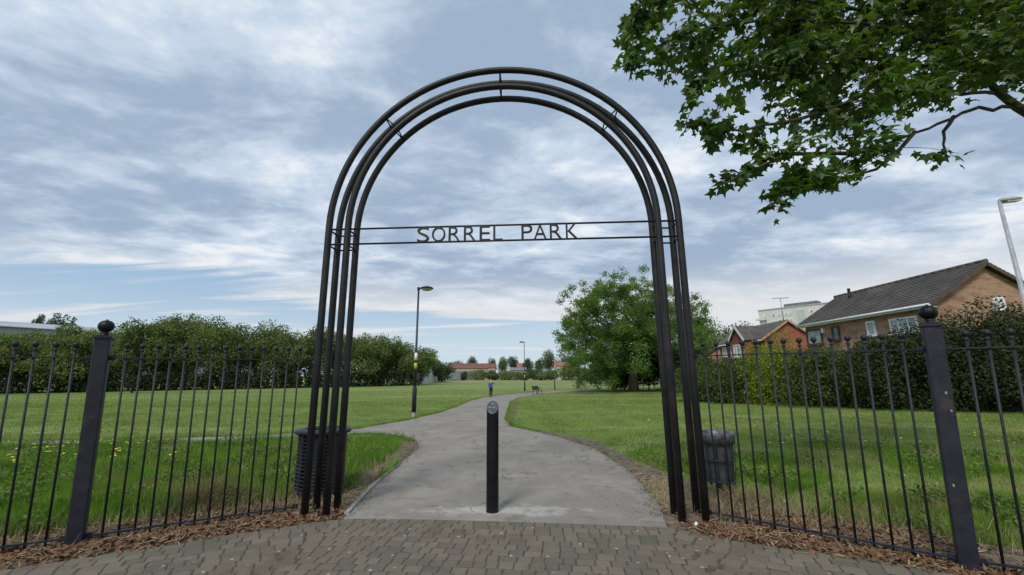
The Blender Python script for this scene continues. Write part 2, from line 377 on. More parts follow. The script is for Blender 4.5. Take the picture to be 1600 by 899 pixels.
gf = [(j*nx+i, j*nx+i+1, (j+1)*nx+i+1, (j+1)*nx+i) for j in range(len(ys)-1) for i in range(nx-1)]
gm = bpy.data.meshes.new('grass_ground'); gm.from_pydata(gv, [], gf); gm.materials.append(M['lawn'])
tag(link('grass_ground', gm), kind='structure')

px_left = [(538, 812), (560, 786), (600, 747), (640, 714), (655, 702), (652, 692), (628, 684), (590, 679), (560, 679), (400, 689), (200, 696), (0, 699), (-250, 703)]
px_top = [(-250, 695), (0, 691), (200, 688), (400, 682), (560, 671), (640, 657), (690, 645), (715, 636), (735, 627), (755, 621.5), (790, 617), (830, 613.5), (870, 611), (910, 608.5), (948, 606.5)]
px_back = [(950, 608.5), (910, 611), (870, 613.8), (845, 616.5), (812, 621), (797, 628), (793, 640), (788, 655), (798, 667), (840, 676), (880, 686), (930, 703), (970, 729), (1005, 761), (1030, 795), (1044, 826)]
path_poly = [gt(*p) for p in px_left+px_top+px_back]
path_poly[0] = (path_poly[0][0], 4.80); path_poly[-1] = (path_poly[-1][0], 4.50)
hk = [(-9, 1.2), (-6, 2.5), (-4.05, 3.66), (-3.55, 3.92), (-2.95, 4.22), (-2.53, 4.47), (-1.8, 4.84), (-.9, 4.79), (0, 4.70), (1.53, 4.52), (1.9, 4.2), (2.2, 4.04), (2.67, 3.86), (3.16, 3.60), (4, 3.1), (6, 1.9), (9, .2)]
hx = np.linspace(-9, 9, 721); hy = np.interp(hx, [a for a, b in hk], [b for a, b in hk])
kern = np.ones(15)/15; hys = np.convolve(np.pad(hy, 7, 'edge'), kern, 'valid')
def H(u): return float(np.interp(u, hx, hys))
def Hs(u): return (H(u+.08)-H(u-.08))/.16
pav_top = [(x, H(x)) for x in np.linspace(-8, 8, 65)]
sheet('path', densify(path_poly[:-1]+[path_poly[-1]], .3, .025, 3), .016, M['asphalt'])
paving = sheet('block_paving', pav_top+[(8, -6), (-8, -6)], .0195, M['sand'])
# bare soil along both fences and worn into the path edges
def off(poly, d): return [(x+dx, y+dy) for (x, y), (dx, dy) in zip(poly, d)]
soilL = [(-9, H(-9)), *[(x, H(x)+.0) for x in (-6, -4, -3, -2.5, -1.8)], (-1.5, 4.9), gt(600, 744), gt(645, 712), gt(662, 700), gt(650, 692), gt(628, 690), gt(612, 712), gt(560, 752), (-2.2, 6.1), (-2.8, 5.6), (-3.6, 5.05), (-4.5, 4.55), (-5.5, 4.05), (-9, 2.3)]
soilR_ = [(1.3, 4.6), (1.9, H(1.9)), *[(x, H(x)) for x in (2.5, 3.2, 4, 6)], (9, .2), (9, 1.4), (6, 2.9), (5, 3.5), (4.2, 4.05), (3.4, 4.75), (2.7, 5.4), (2.3, 6.9), gt(975, 712), gt(930, 690), gt(880, 680), gt(842, 672), gt(840, 677), gt(880, 687), gt(930, 705), gt(970, 731), gt(1005, 763)]
soilR = soilR_
soils = [densify(soilL, .25, .05, 9), densify(soilR, .25, .05, 21)]
for p in soils: sheet('soil_verge', p, .010, M['soil'])
vL = [gt(700, 640), gt(735, 624.5), gt(755, 619.5), gt(790, 615.5), gt(830, 612.5), gt(830, 613.6), gt(790, 617.2), gt(755, 622), gt(735, 628), gt(700, 644)]
sheet('soil_verge', vL, .008, M['soil'])
vR = [gt(797, 628), gt(808, 628), gt(806, 645), gt(800, 658), gt(812, 668), gt(850, 675), gt(850, 678), gt(798, 668), gt(788, 655), gt(793, 640)]
sheet('soil_verge', densify(vR, .4, .05, 5), .008, M['soil'])

# concrete edging on the left of the path mouth
edge_pts = [gt(541, 806), gt(560, 785), gt(580, 764), gt(600, 746), gt(621, 729)]
ke = tag(bpy.data.objects.new('path_edging', None), kind='structure'); C.objects.link(ke)
for a, b in zip(edge_pts[:-1], edge_pts[1:]):
    d = (Vector(b)-Vector(a)).normalized()*.006
    mb = MB(); mb.beam((a[0]+d.x, a[1]+d.y, .0), (b[0]-d.x, b[1]-d.y, .0), .05, .075); mb.build('edging_stone', M['kerb'], ke)

# pavers: tumbled blocks in courses that curve with the mouth of the gateway
def paver_mesh(wd, dp, seed):
    r = random.Random(seed); ch = .006; top = .024
    bm = bmesh.new(); ring = []
    for z, ins in ((.0, 0), (top-.007, .0), (top, ch)):
        row = []
        hx_, hy_ = wd/2-ins, dp/2-ins; k_ = .007
        for x_, y_ in ((-hx_+k_, -hy_), (hx_-k_, -hy_), (hx_, -hy_+k_), (hx_, hy_-k_), (hx_-k_, hy_), (-hx_+k_, hy_), (-hx_, hy_-k_), (-hx_, -hy_+k_)):
            row.append(bm.verts.new((x_+r.uniform(-.0015, .0015), y_+r.uniform(-.0015, .0015), z+r.uniform(-.0008, .0008))))
        ring.append(row)
    for a, b in ((0, 1), (1, 2)):
        for i in range(8): bm.faces.new((ring[a][i], ring[a][(i+1) % 8], ring[b][(i+1) % 8], ring[b][i]))
    bm.faces.new(ring[2]); bmesh.ops.recalc_face_normals(bm, faces=bm.faces)
    me = bpy.data.meshes.new('paver'); bm.to_mesh(me); bm.free(); me.materials.append(M['paver']); return me
PW = (.100, .124, .150); RH = .118
pm = {w_: [paver_mesh(w_-.0045, RH-.005, i+int(w_*1000)) for i in range(3)] for w_ in PW}
spots = []
for kx in range(-1, 30):
    u = -5.2+.07*(kx % 3); r = random.Random(kx+99)
    while u < 5.2:
        w_ = r.choice(PW); uc = u+w_/2; u += w_
        s_ = Hs(uc); cs = 1/math.sqrt(1+s_*s_)
        x = uc*1.0; y = H(uc)-(kx+.5)*RH/max(cs, .82)-.004
        if kx < 0: continue
        vis = (3.45 < y) and abs(x) < y*1.13+.12
        spots.append((x, y, s_, w_, cs, vis))
vis = [s_ for s_ in spots if s_[5]]; rest = [s_ for s_ in spots if not s_[5]]
vis.sort(key=lambda q: q[1]); rest += vis[300:]; vis = vis[:300]
print('pavers', len(vis), len(rest))
for i, (x, y, s_, w_, cs, _) in enumerate(vis):
    o = link('paver', random.choice(pm[w_]), paving, (x+random.uniform(-.002, .002), y+random.uniform(-.002, .002), random.uniform(-.003, .002)))
    o.scale = (1/cs*.99 if cs < .999 else 1, cs/.82 if cs < .82 else 1, 1)
    o.rotation_euler = (random.uniform(-.012, .012), random.uniform(-.012, .012), math.atan(s_)+random.uniform(-.015, .015))
vs, fs, tn = [], [], []
for (x, y, s_, w_, cs, _) in rest:
    me = random.choice(pm[w_]); mt = Matrix.Translation((x, y, random.uniform(-.003, .002))) @ Matrix.Rotation(math.atan(s_), 4, 'Z') @ Matrix.Diagonal((1/cs*.99, min(1, cs/.82), 1, 1))
    n0 = len(vs); vs += [tuple(mt @ v.co) for v in me.vertices]; fs += [tuple(n0+q for q in p.vertices) for p in me.polygons]; tn += [random.random()]*len(me.vertices)
me = bpy.data.meshes.new('pavers'); me.from_pydata(vs, [], fs); a = me.attributes.new('tint', 'FLOAT', 'POINT'); a.data.foreach_set('value', tn); me.materials.append(M['paver'])
tag(link('pavers', me, paving), kind='stuff')

# ------------------------------------------------------------------ the gateway arch
YAW, AX, AY = -.0551, -.142, 4.8104
RO, RI, HSP, GAP = 2.1213, 1.8805, 3.2975, .2535
arch = thing('entrance_arch', 'tall dark tubular steel arch spelling a park name over the path', 'archway', (AX, AY, 0), rz=YAW)
def ring(Rr, y): return [(-Rr, y, 0), (-Rr, y, HSP*.5)]+[(-Rr*math.cos(q), y, HSP+Rr*math.sin(q)) for q in np.linspace(0, math.pi, 49)]+[(Rr, y, HSP*.5), (Rr, y, 0)]
for y in (0, GAP):
    for Rr in (RO, RI):
        mb = MB(); mb.tube(ring(Rr, y), .0405, 16); mb.build('hoop', M['arch'], arch)
for ang in (45, 90, 135):
    ca, sa = math.cos(R(ang)), math.sin(R(ang))
    for y in (0, GAP):
        mb = MB(); mb.tube([((RI+.04)*ca, y, HSP+(RI+.04)*sa), ((RO-.04)*ca, y, HSP+(RO-.04)*sa)], .0095, 8); mb.build('spacer', M['arch'], arch)
    for Rr in (RI, RO):
        mb = MB(); mb.tube([(Rr*ca, .035, HSP+Rr*sa), (Rr*ca, GAP-.035, HSP+Rr*sa)], .0095, 8); mb.build('spacer', M['arch'], arch)
ZT, ZB = 3.271, 3.077
for z in (ZT, ZB):
    mb = MB(); mb.tube([(-RO+.04, 0, z), (RO-.04, 0, z)], .0125, 8); mb.build('name_rail', M['arch'], arch)
    for sx_ in (-1, 1):
        mb = MB(); mb.tube([(sx_*(RI+.04), GAP, z), (sx_*(RO-.04), GAP, z)], .011, 8); mb.build('spacer', M['arch'], arch)
        for Rr in (RI, RO):
            mb = MB(); mb.tube([(sx_*Rr, .035, z), (sx_*Rr, GAP-.035, z)], .011, 8); mb.build('spacer', M['arch'], arch)
def letter(ch, x0, x1, z0, z1, parent, m, depth=.012):
    cu = bpy.data.curves.new(ch, 'FONT'); cu.body = ch; cu.extrude = .012; cu.size = 1; cu.offset = -.006; cu.resolution_u = 5
    o = bpy.data.objects.new('tmp', cu); C.objects.link(o); bpy.context.view_layer.update()
    me = bpy.data.meshes.new_from_object(o.evaluated_get(bpy.context.evaluated_depsgraph_get())); bpy.data.objects.remove(o)
    P = np.array([v.co[:] for v in me.vertices]); lo, hi = P.min(0), P.max(0)
    Q = np.stack([x0+(P[:, 0]-lo[0])/(hi[0]-lo[0])*(x1-x0), -(P[:, 2])/.012*depth, z0+(P[:, 1]-lo[1])/(hi[1]-lo[1])*(z1-z0)], 1)
    me.vertices.foreach_set('co', Q.ravel()); me.materials.clear(); me.materials.append(m); me.update()
    return link('letter', me, parent)
S0 = 652.; L0, L1 = -1.005, .930
def lx(px): return L0+(px-652)/(903-652)*(L1-L0)
for ch, a, b in (('S', 65, 175), ('O', 200, 322), ('R', 352, 458), ('R', 490, 598), ('E', 632, 726), ('L', 755, 838), ('P', 1006, 1105), ('A', 1116, 1230), ('R', 1258, 1366), ('K', 1400, 1503)):
    letter(ch, lx(640+a/5.714), lx(640+b/5.714), ZB+.002, ZT-.004, arch, M['arch'])

# ------------------------------------------------------------------ fences
PL, PR = (-3.994, 4.20), (3.50, 3.60)
def fence_panel(label, a, b, n, la=(0, 0), lb=(0, 0)):
    a = Vector((*a, 0)); b = Vector((*b, 0)); la = Vector((*la, 0)); lb = Vector((*lb, 0)); t_ = thing('railing_panel', label, 'railing', (a+b)/2, 'black ball-topped railings either side of the gateway')
    o = (a+b)/2; d = (b-a).normalized()
    mb = MB(o); mb.beam(a+Vector((0, 0, .075)), b+Vector((0, 0, .075)), .034, .016); mb.build('bottom_rail', M['paint'], t_)
    mb = MB(o); mb.beam(a+la+Vector((0, 0, 1.69)), b+lb+Vector((0, 0, 1.69)), .034, .012); mb.build('top_rail', M['paint'], t_)
    bar = MB(); bar.tube([(0, 0, .03), (0, 0, 1.76)], .0095, 8); bm_ = bar.mesh('bar', M['paint'])
    kn = MB(); kn.lathe((0, 0, 1.815), [(.011, -.06), (.02, -.05), (.012, -.042)]+[(.027*math.cos(q), .028*math.sin(q)) for q in np.linspace(-1.2, 1.57, 8)], 12); kn_ = kn.mesh('finial', M['paint'])
    for i in range(n):
        q = (i+1)/(n+1); p = a.lerp(b, q)-o
        bo = link('bar', bm_, t_, p); ln_ = la.lerp(lb, q)/1.69; bo.rotation_euler = (-ln_.y+random.uniform(-.004, .004), ln_.x+random.uniform(-.006, .006), 0)
        fo = link('finial', kn_, bo, (0, 0, 0))
    for i in (0, n+1):      # fixing lugs at both ends
        p = a.lerp(b, i/(n+1))
        for z in (.075, 1.69):
            mb = MB(o); mb.box((p+(la if i == 0 else lb)*(z > 1))+Vector((0, 0, z))+d*(.02 if i == 0 else -.02), (.05, .012, .05), math.atan2(d.y, d.x)); mb.build('lug', M['paint'], t_)
    return t_
def fence_post(label, p, lx_, rz, flecks=()):
    t_ = thing('fence_post', label, 'fence post', (*p, 0), 'square posts with ball tops', rz=rz)
    ln = (lx_*math.cos(rz), -lx_*math.sin(rz))
    mb = MB(); hw = .060; n0 = 1.88
    # square hollow section with softened corners
    prof = []
    for cx_, cy_, a0 in ((1, 1, 0), (-1, 1, 90), (-1, -1, 180), (1, -1, 270)):
        for q in (0, 45, 90):
            th = R(a0+q); prof.append((cx_*(hw-.012)+.012*math.cos(th), cy_*(hw-.012)+.012*math.sin(th)))
    zs = [0, .06, .5, 1.0, 1.5, n0]; vs = []
    for z in zs:
        for x, y in prof: vs.append((x+ln[0]*z/n0, y+ln[1]*z/n0, z))
    fs = []
    for i in range(len(zs)-1):
        for j in range(12): fs.append((i*12+j, i*12+(j+1) % 12, (i+1)*12+(j+1) % 12, (i+1)*12+j))
    mb.add(vs, fs); mb.build('post_shaft', M['paint'], t_)
    mb = MB(); mb.box((*ln, n0+.008), (.146, .146, .016)); mb.box((*ln, n0+.022), (.10, .10, .014)); mb.build('cap_plate', M['paint'], t_)
    mb = MB(); R0 = .064
    mb.lathe((*ln, n0), [(.045, .026), (.034, .036), (.028, .05), (.034, .062)]+[(R0*math.cos(q), .122+.062*math.sin(q)) for q in np.linspace(-1.15, 1.5, 14)]+[(.012, .190), (.0, .193)], 48, .03, 16); mb.build('ball_finial', M['black'], t_)
    for (fx, fz, fs_) in flecks:
        mb = MB(); mb.box((ln[0]*fz/n0+fx, ln[1]*fz/n0-hw-.001, fz), (fs_, .003, fs_*1.6)); mb.build('paint_chip', M['mark'], t_)
    return t_
fence_post('square black post with ball finial in the fence left of the arch', PL, -.09, R(33))
fence_post('square black post with ball finial and paint chips, right of the arch', PR, .10, R(-38), ((.02, 1.33, .014), (.035, 1.19, .012), (-.02, .62, .012)))
dL = (Vector((-2.42, 5.085))-Vector(PL)); dR = (Vector((2.04, 4.80))-Vector(PR))
uL, uR = dL.normalized(), dR.normalized()
pL = Vector(PL); pR = Vector(PR); LNL = (-.081, 0); LNR = (.09, 0)
fence_panel('bar panel between the left post and the arch, in front of the left bin', tuple(pL+uL*.065), (-2.42, 5.085), 14, LNL)
fence_panel('bar panel between the right post and the arch, in front of the right bin', tuple(pR+uR*.065), (2.04, 4.80), 14, LNR)
vL_ = Vector((-.86, -.42)).normalized(); vR_ = Vector((.80, -.42)).normalized()
fence_panel('bar panel left of the left post, cut by the left edge of the photo', tuple(pL+vL_*.065), tuple(pL+vL_*2.05), 14, LNL, (-.12, -.06))
fence_panel('bar panel right of the right post, cut by the right edge of the photo', tuple(pR+vR_*.065), tuple(pR+vR_*2.0), 14, LNR, (.12, -.06))

# ------------------------------------------------------------------ bollard
bx, by = -.234, 5.05
bo = thing('bollard', 'black round bollard with slanted top in the middle of the path', 'bollard', (bx, by, .012))
mb = MB(); n = 40; r0 = .069; vs = []
zt = lambda y: 1.125+y/r0*.068
prof = []
for z in (0, .02, .3, .6, .9): vs += [(r0*math.cos(2*math.pi*j/n)*(1.03 if z < .01 else 1), r0*math.sin(2*math.pi*j/n)*(1.03 if z < .01 else 1), z) for j in range(n)]
vs += [(r0*math.cos(2*math.pi*j/n), r0*math.sin(2*math.pi*j/n), zt(r0*math.sin(2*math.pi*j/n))-.006) for j in range(n)]
fs = [(i*n+j, i*n+(j+1) % n, (i+1)*n+(j+1) % n, (i+1)*n+j) for i in range(5) for j in range(n)]
mb.add(vs, fs, True); mb.build('shaft', M['black'], bo)
r1 = r0*.93; vs = [(r0*math.cos(2*math.pi*j/n), r0*math.sin(2*math.pi*j/n), zt(r0*math.sin(2*math.pi*j/n))-.006) for j in range(n)]
vs += [(r1*math.cos(2*math.pi*j/n), r1*math.sin(2*math.pi*j/n), zt(r1*math.sin(2*math.pi*j/n))) for j in range(n)]
mb = MB(); mb.add(vs, [(j, (j+1) % n, n+(j+1) % n, n+j) for j in range(n)]+[tuple(n+j for j in range(n))]); mb.build('slanted_cap', M['dish'], bo)
# worn print on the cap: a small emblem above a row of blocks
sl = math.atan2(.068, r0); Mx = Matrix.Rotation(sl, 3, 'X')
def on_cap(x, v, w_, h_, rz=0):
    mb = MB(); c = Vector((x, v*math.cos(sl), 1.125+v*math.sin(sl)))+Mx@Vector((0, 0, .0012)); mb.box(c, (w_, h_, .0016), M=Mx@Matrix.Rotation(rz, 3, 'Z')); return mb
for x, w_ in ((-.036, .012), (-.021, .010), (.000, .007), (.020, .012)): on_cap(x, -.012, w_, .018).build('cap_mark', M['mark'], bo)
on_cap(-.008, .040, .034, .005, .7).build('cap_mark', M['mark'], bo); on_cap(.010, .040, .034, .005, -.7).build('cap_mark', M['mark'], bo); on_cap(.001, .058, .016, .006).build('cap_mark', M['mark'], bo)

# ------------------------------------------------------------------ bins
bl = thing('litter_bin', 'black slatted round bin behind the left legs of the arch', 'litter bin', (-2.50, 5.80, 0)); bl.scale = (.93, .93, .95)
mb = MB(); mb.lathe((0, 0, 0), [(.24, .06), (.245, .80)], 20); mb.build('liner', M['black'], bl)
for i in range(15):
    z = .10+i*.047; r = .315-.0006*i
    mb = MB(); pts = [(r*math.cos(2*math.pi*j/24), r*math.sin(2*math.pi*j/24), z) for j in range(24)]; mb.tube(pts, .0125, 6, closed=True); mb.build('hoop_slat', M['paint'], bl)
for j in range(8):
    a = 2*math.pi*j/8+.2; mb = MB(); mb.box((.300*math.cos(a), .300*math.sin(a), .43), (.03, .085, .74), a); mb.build('upright', M['paint'], bl)
mb = MB(); mb.lathe((0, 0, 0), [(.23, .80), (.33, .80), (.37, .815), (.375, .845), (.34, .865), (.25, .868), (.23, .83)], 28); mb.build('rim', M['paint'], bl)
mb = MB(); mb.lathe((0, 0, 0), [(.0, .0), (.22, .0), (.22, .07), (.0, .07)], 16); mb.build('foot', M['paint'], bl)
br = thing('litter_bin', 'dark bin with steel rim and upright bars behind the right railings', 'litter bin', (2.655, 5.80, 0))
mb = MB(); mb.lathe((0, 0, 0), [(.0, .15), (.165, .15), (.175, .17), (.20, .70)], 24); mb.build('liner', M['bin_liner'], br)
mb = MB(); mb.lathe((0, 0, 0), [(.225, .62), (.235, .62), (.240, .72), (.236, .745), (.222, .748), (.205, .74), (.200, .62)], 32); mb.build('rim', M['bin_rim'], br)
for j in range(12):
    a = 2*math.pi*j/12+.1; ca, sa = math.cos(a), math.sin(a)
    mb = MB(); mb.beam((.185*ca, .185*sa, .12), (.229*ca, .229*sa, .66), .026, .008, up=(ca, sa, 0)); mb.build('upright', M['lamp_dark'], br)
for z, r in ((.16, .196), (.42, .220)):
    mb = MB(); mb.tube([(r*math.cos(2*math.pi*j/24), r*math.sin(2*math.pi*j/24), z) for j in range(24)], .010, 6, closed=True); mb.build('band', M['lamp_dark'], br)
mb = MB(); mb.tube([(0, 0, 0), (0, 0, .16)], .035, 12); mb.lathe((0, 0, 0), [(0, .012), (.12, .012), (.12, 0)], 12); mb.build('stem', M['lamp_dark'], br)

# ------------------------------------------------------------------ park lamps
def park_lamp(label, loc, H_, side, stickers):
    t_ = thing('park_lamp', label, 'lamp post', loc, 'black lamp posts along the path')
    mb = MB(); mb.lathe((0, 0, 0), [(.075, 0), (.075, .18)], 16); mb.build('foot_sleeve', M['grey_metal'], t_)
    mb = MB(); mb.lathe((0, 0, 0), [(.0, .18), (.085, .18), (.085, .95), (.08, 1.05), (.062, 1.12), (.057, 1.15)], 16); mb.build('base_casing', M['lamp_dark'], t_)
    mb = MB(); mb.tube([(0, 0, 1.12), (0, 0, 2.4), (0, 0, 2.42), (0, 0, H_)], [.055, .05, .043, .036], 12)
    mb.lathe((0, 0, 2.4), [(.055, -.03), (.06, 0), (.045, .04)], 12); mb.build('pole', M['lamp_dark'], t_)
    mb = MB(); mb.tube([(0, 0, H_-.10), (0, 0, H_+.02)], .055, 12); mb.tube([(0, 0, H_-.03), (side*.12, 0, H_-.02)], .03, 8); mb.build('bracket', M['lamp_dark'], t_)
    mb = MB(); cx = side*.33
    mb.lathe((cx, 0, H_-.02), [(.0, .085), (.07, .08), (.16, .055), (.25, .015), (.262, -.015), (.24, -.03), (.0, -.03)], 24); hd = mb.build('lamp_head', M['lamp_dark'], t_)
    mb = MB(); mb.lathe((cx, 0, H_-.02), [(.215, -.033), (.19, -.075), (.12, -.10), (.0, -.11)], 20); mb.build('lamp_bowl', M['lamp_glass'], hd)
    if stickers:
        for z0, z1, m, nm in stickers:
            mb = MB(); mb.tube([(0, 0, z0), (0, 0, z1)], .0575, 14, caps=True); mb.build(nm, M[m], t_)
        mb = MB(); mb.box((.115, 0, 1.52), (.11, .07, .22)); mb.tube([(0, 0, 1.52), (.08, 0, 1.52)], .02, 6); mb.build('control_box', M['lamp_dark'], t_)
    return t_
lx1, ly1 = gt(645, 652)
park_lamp('tall black lamp post with yellow and white bands at left of the path', (lx1+.03, ly1, float(tz(ly1))), 4.95, 1, [(1.78, 2.0, 'yellow', 'yellow_band'), (2.10, 2.38, 'white', 'white_band')])
lx2, ly2 = gt(820, 614)
park_lamp('small distant lamp post beside the path before the bench', (lx2, ly2, -.6), 5.95, -1, [(1.7, 2.05, 'yellow', 'yellow_band')])
# short marker post farther along
mx_, my_ = gt(867, 610)
mk = thing('marker_post', 'thin dark post with pale box far along the path', 'post', (mx_, my_, -.6))
mb = MB(); mb.tube([(0, 0, 0), (0, 0, 1.75)], .07, 8); mb.build('post', M['lamp_dark'], mk)
mb = MB(); mb.box((0, -.05, 1.98), (.22, .16, .46)); mb.build('pale_box', M['grey_metal'], mk)
# grey street lamp by the house
sl_o = at(1562, 318, 13.0); sx0, sy0 = sl_o.x, sl_o.y
st = thing('street_lamp', 'grey street lamp column in front of the brick gable at right', 'street lamp', (sx0, sy0, float(tz(sy0))))
zt_ = sl_o.z-float(tz(sy0))
mb = MB(); mb.tube([(0, 0, 0), (0, 0, 1.5), (0, 0, 1.52), (0, 0, zt_)], [.10, .10, .075, .05], 14); mb.build('column', M['grey_metal'], st)
mb = MB(); mb.tube([(0, 0, zt_-.02), (.0, 0, zt_+.06), (.08, 0, zt_+.10)], .04, 8); mb.build('bracket', M['grey_metal'], st)
mb = MB(); prof = [(-.0, .05, .04), (.10, .10, .085), (.35, .13, .10), (.60, .12, .08), (.74, .07, .03)]; vs = []; fs = []
for x, wy, hz_ in prof: vs += [(x, wy*math.cos(2*math.pi*j/10), zt_+.09+x*.10+(hz_ if math.sin(2*math.pi*j/10) > 0 else hz_*.6)*math.sin(2*math.pi*j/10)) for j in range(10)]
fs = [(i*10+j, i*10+(j+1) % 10, (i+1)*10+(j+1) % 10, (i+1)*10+j) for i in range(4) for j in range(10)]+[tuple(range(10)), tuple(range(40, 50))]
mb.add(vs, fs, True); hd = mb.build('lamp_head', M['grey_metal'], st)
mb = MB(); mb.box((.42, 0, zt_+.07), (.46, .18, .05), M=Matrix.Rotation(-.1, 3, 'Y')); mb.build('lens', M['lamp_glass'], hd)

# ------------------------------------------------------------------ benches
def bench(label, loc, rz):
    t_ = thing('park_bench', label, 'bench', loc, 'dark benches beside the path', rz)
    for x in (-.7, .7):
        mb = MB(); mb.beam((x, -.22, 0), (x, -.18, .44), .06, .05); mb.build('leg', M['lamp_dark'], t_)
        mb = MB(); mb.beam((x, .24, 0), (x, .18, .44), .06, .05); mb.beam((x, .18, .42), (x, .33, .88), .06, .05); mb.build('leg', M['lamp_dark'], t_)
        mb = MB(); mb.beam((x, -.22, .64), (x, .26, .66), .06, .04); mb.beam((x, -.2, .43), (x, -.2, .64), .05, .05); mb.build('armrest', M['lamp_dark'], t_)
    for y in (-.2, -.07, .06): mb = MB(); mb.box((0, y, .455), (1.6, .11, .035)); mb.build('seat_slat', M['lamp_dark'], t_)
    for i in range(3):
        mb = MB(); y = .20+.055*i; mb.box((0, y, .56+.13*i), (1.6, .03, .11), M=Matrix.Rotation(-.3, 3, 'X')); mb.build('back_slat', M['lamp_dark'], t_)
b1 = gt(840, 616.5); b2 = gt(915, 607)
bench('nearer dark bench beside the path right of the distant lamp', (b1[0], b1[1], -.6), R(62))
bench('farther dark bench beside the path near the big tree', (b2[0], b2[1], -.6), R(70))

# ------------------------------------------------------------------ person
def skinned(name, verts, edges, radii, m, parent, sub=1):
    me = bpy.data.meshes.new(name); me.from_pydata(verts, edges, []); o = bpy.data.objects.new(name, me); C.objects.link(o)
    md = o.modifiers.new('s', 'SKIN'); md.use_smooth_shade = True
    for i, r in enumerate(radii):
        d = me.skin_vertices[0].data[i]; d.radius = r if hasattr(r, '__len__') else (r, r); d.use_root = (i == 0)
    ss = o.modifiers.new('b', 'SUBSURF'); ss.levels = sub; ss.render_levels = sub
    bpy.context.view_layer.update()
    m2 = bpy.data.meshes.new_from_object(o.evaluated_get(bpy.context.evaluated_depsgraph_get())); bpy.data.objects.remove(o)
    m2.name = name; m2.materials.clear(); m2.materials.append(m); return link(name, m2, parent)
pg = gt(767, 621)
pe = thing('person', 'person in blue top and black trousers walking on the path, one hand raised', 'person', (pg[0], pg[1], -.6), rz=R(8))
V = [(0, 0, .88), (0, 0, 1.02), (0, 0, 1.2), (0, 0, 1.33), (0, -.005, 1.42), (0, -.02, 1.49), (0, -.02, 1.58),   # pelvis to crown
     (-.085, 0, .80), (-.09, -.03, .45), (-.085, .02, .08), (-.085, -.09, .03),
     (.085, 0, .80), (.08, .04, .46), (.075, .12, .09), (.075, .02, .04),
     (-.17, 0, 1.30), (-.215, .02, 1.05), (-.21, -.06, .83), (-.205, -.075, .75),
     (.17, 0, 1.31), (.30, -.08, 1.18), (.27, -.14, 1.42), (.24, -.14, 1.50)]
E_ = [(0, 1), (1, 2), (2, 3), (3, 4), (4, 5), (5, 6), (0, 7), (7, 8), (8, 9), (9, 10), (0, 11), (11, 12), (12, 13), (13, 14), (3, 15), (15, 16), (16, 17), (17, 18), (3, 19), (19, 20), (20, 21), (21, 22)]
rad = [(.10, .07), (.10, .07), (.12, .08), (.08, .065), .05, (.075, .09), (.07, .085), .07, .045, .03, .02, .07, .045, .03, .02, .055, .042, .03, .035, .055, .042, .03, .035]
for base, z_, sgn in ((18, -1, -1), (22, 1, 1)):
    bxp = V[base]
    for j in range(5):
        a = (j-1.5)*.016; ln = (.07, .078, .074, .06, .05)[j] if j < 4 else .05
        q = (bxp[0]+a+(sgn*.03 if j == 4 else 0), bxp[1]-.008, bxp[2]+z_*(ln*.55+.02)); q2 = (q[0]+a*.3, q[1]-.018, q[2]+z_*ln*.5)
        i0 = len(V); V += [q, q2]; E_ += [(base, i0), (i0, i0+1)]; rad += [.010, .008]
skinned('body', V, E_, rad, M['skin'], pe, 1)
skinned('shirt', [(0, 0, .77), (0, 0, 1.02), (0, 0, 1.2), (0, 0, 1.34), (-.17, 0, 1.30), (-.218, .02, 1.05), (-.212, -.05, .87), (.17, 0, 1.31), (.295, -.078, 1.185), (.28, -.125, 1.36)],
        [(0, 1), (1, 2), (2, 3), (3, 4), (4, 5), (5, 6), (3, 7), (7, 8), (8, 9)], [(.155, .12), (.145, .108), (.165, .118), (.105, .09), .066, .052, .042, .066, .052, .042], M['blue'], pe)
skinned('trousers', [(0, 0, 1.0), (-.087, 0, .78), (-.09, -.03, .45), (-.085, .02, .10), (.087, 0, .78), (.08, .04, .46), (.075, .12, .11)],
        [(0, 1), (1, 2), (2, 3), (0, 4), (4, 5), (5, 6)], [(.15, .115), .10, .072, .058, .10, .072, .058], M['trouser'], pe)
for fx, fy in ((-.085, -.02), (.075, .09)):
    mb = MB(); mb.lathe((fx, fy, 0), [(0, .0), (.055, .0), (.06, .04), (.045, .09), (0, .10)], 10); mb.box((fx, fy-.09, .035), (.085, .15, .06)); mb.build('shoe', M['trouser'], pe)
mb = MB(); mb.lathe((0, .012, 1.545), [(.086, -.05), (.094, .0), (.088, .05), (.06, .085), (0, .1)], 14); mb.build('hair', M['hair'], pe)
mb = MB(); mb.tube([(0, -.10, 1.51), (0, -.122, 1.50)], [.008, .012], 6); mb.build('nose', M['skin'], pe)
mb = MB()
for ex in (-.028, .028): mb.lathe((ex, -.103, 1.535), [(0, -.008), (.009, 0), (0, .008)], 8)
mb.build('eyes', M['trouser'], pe)

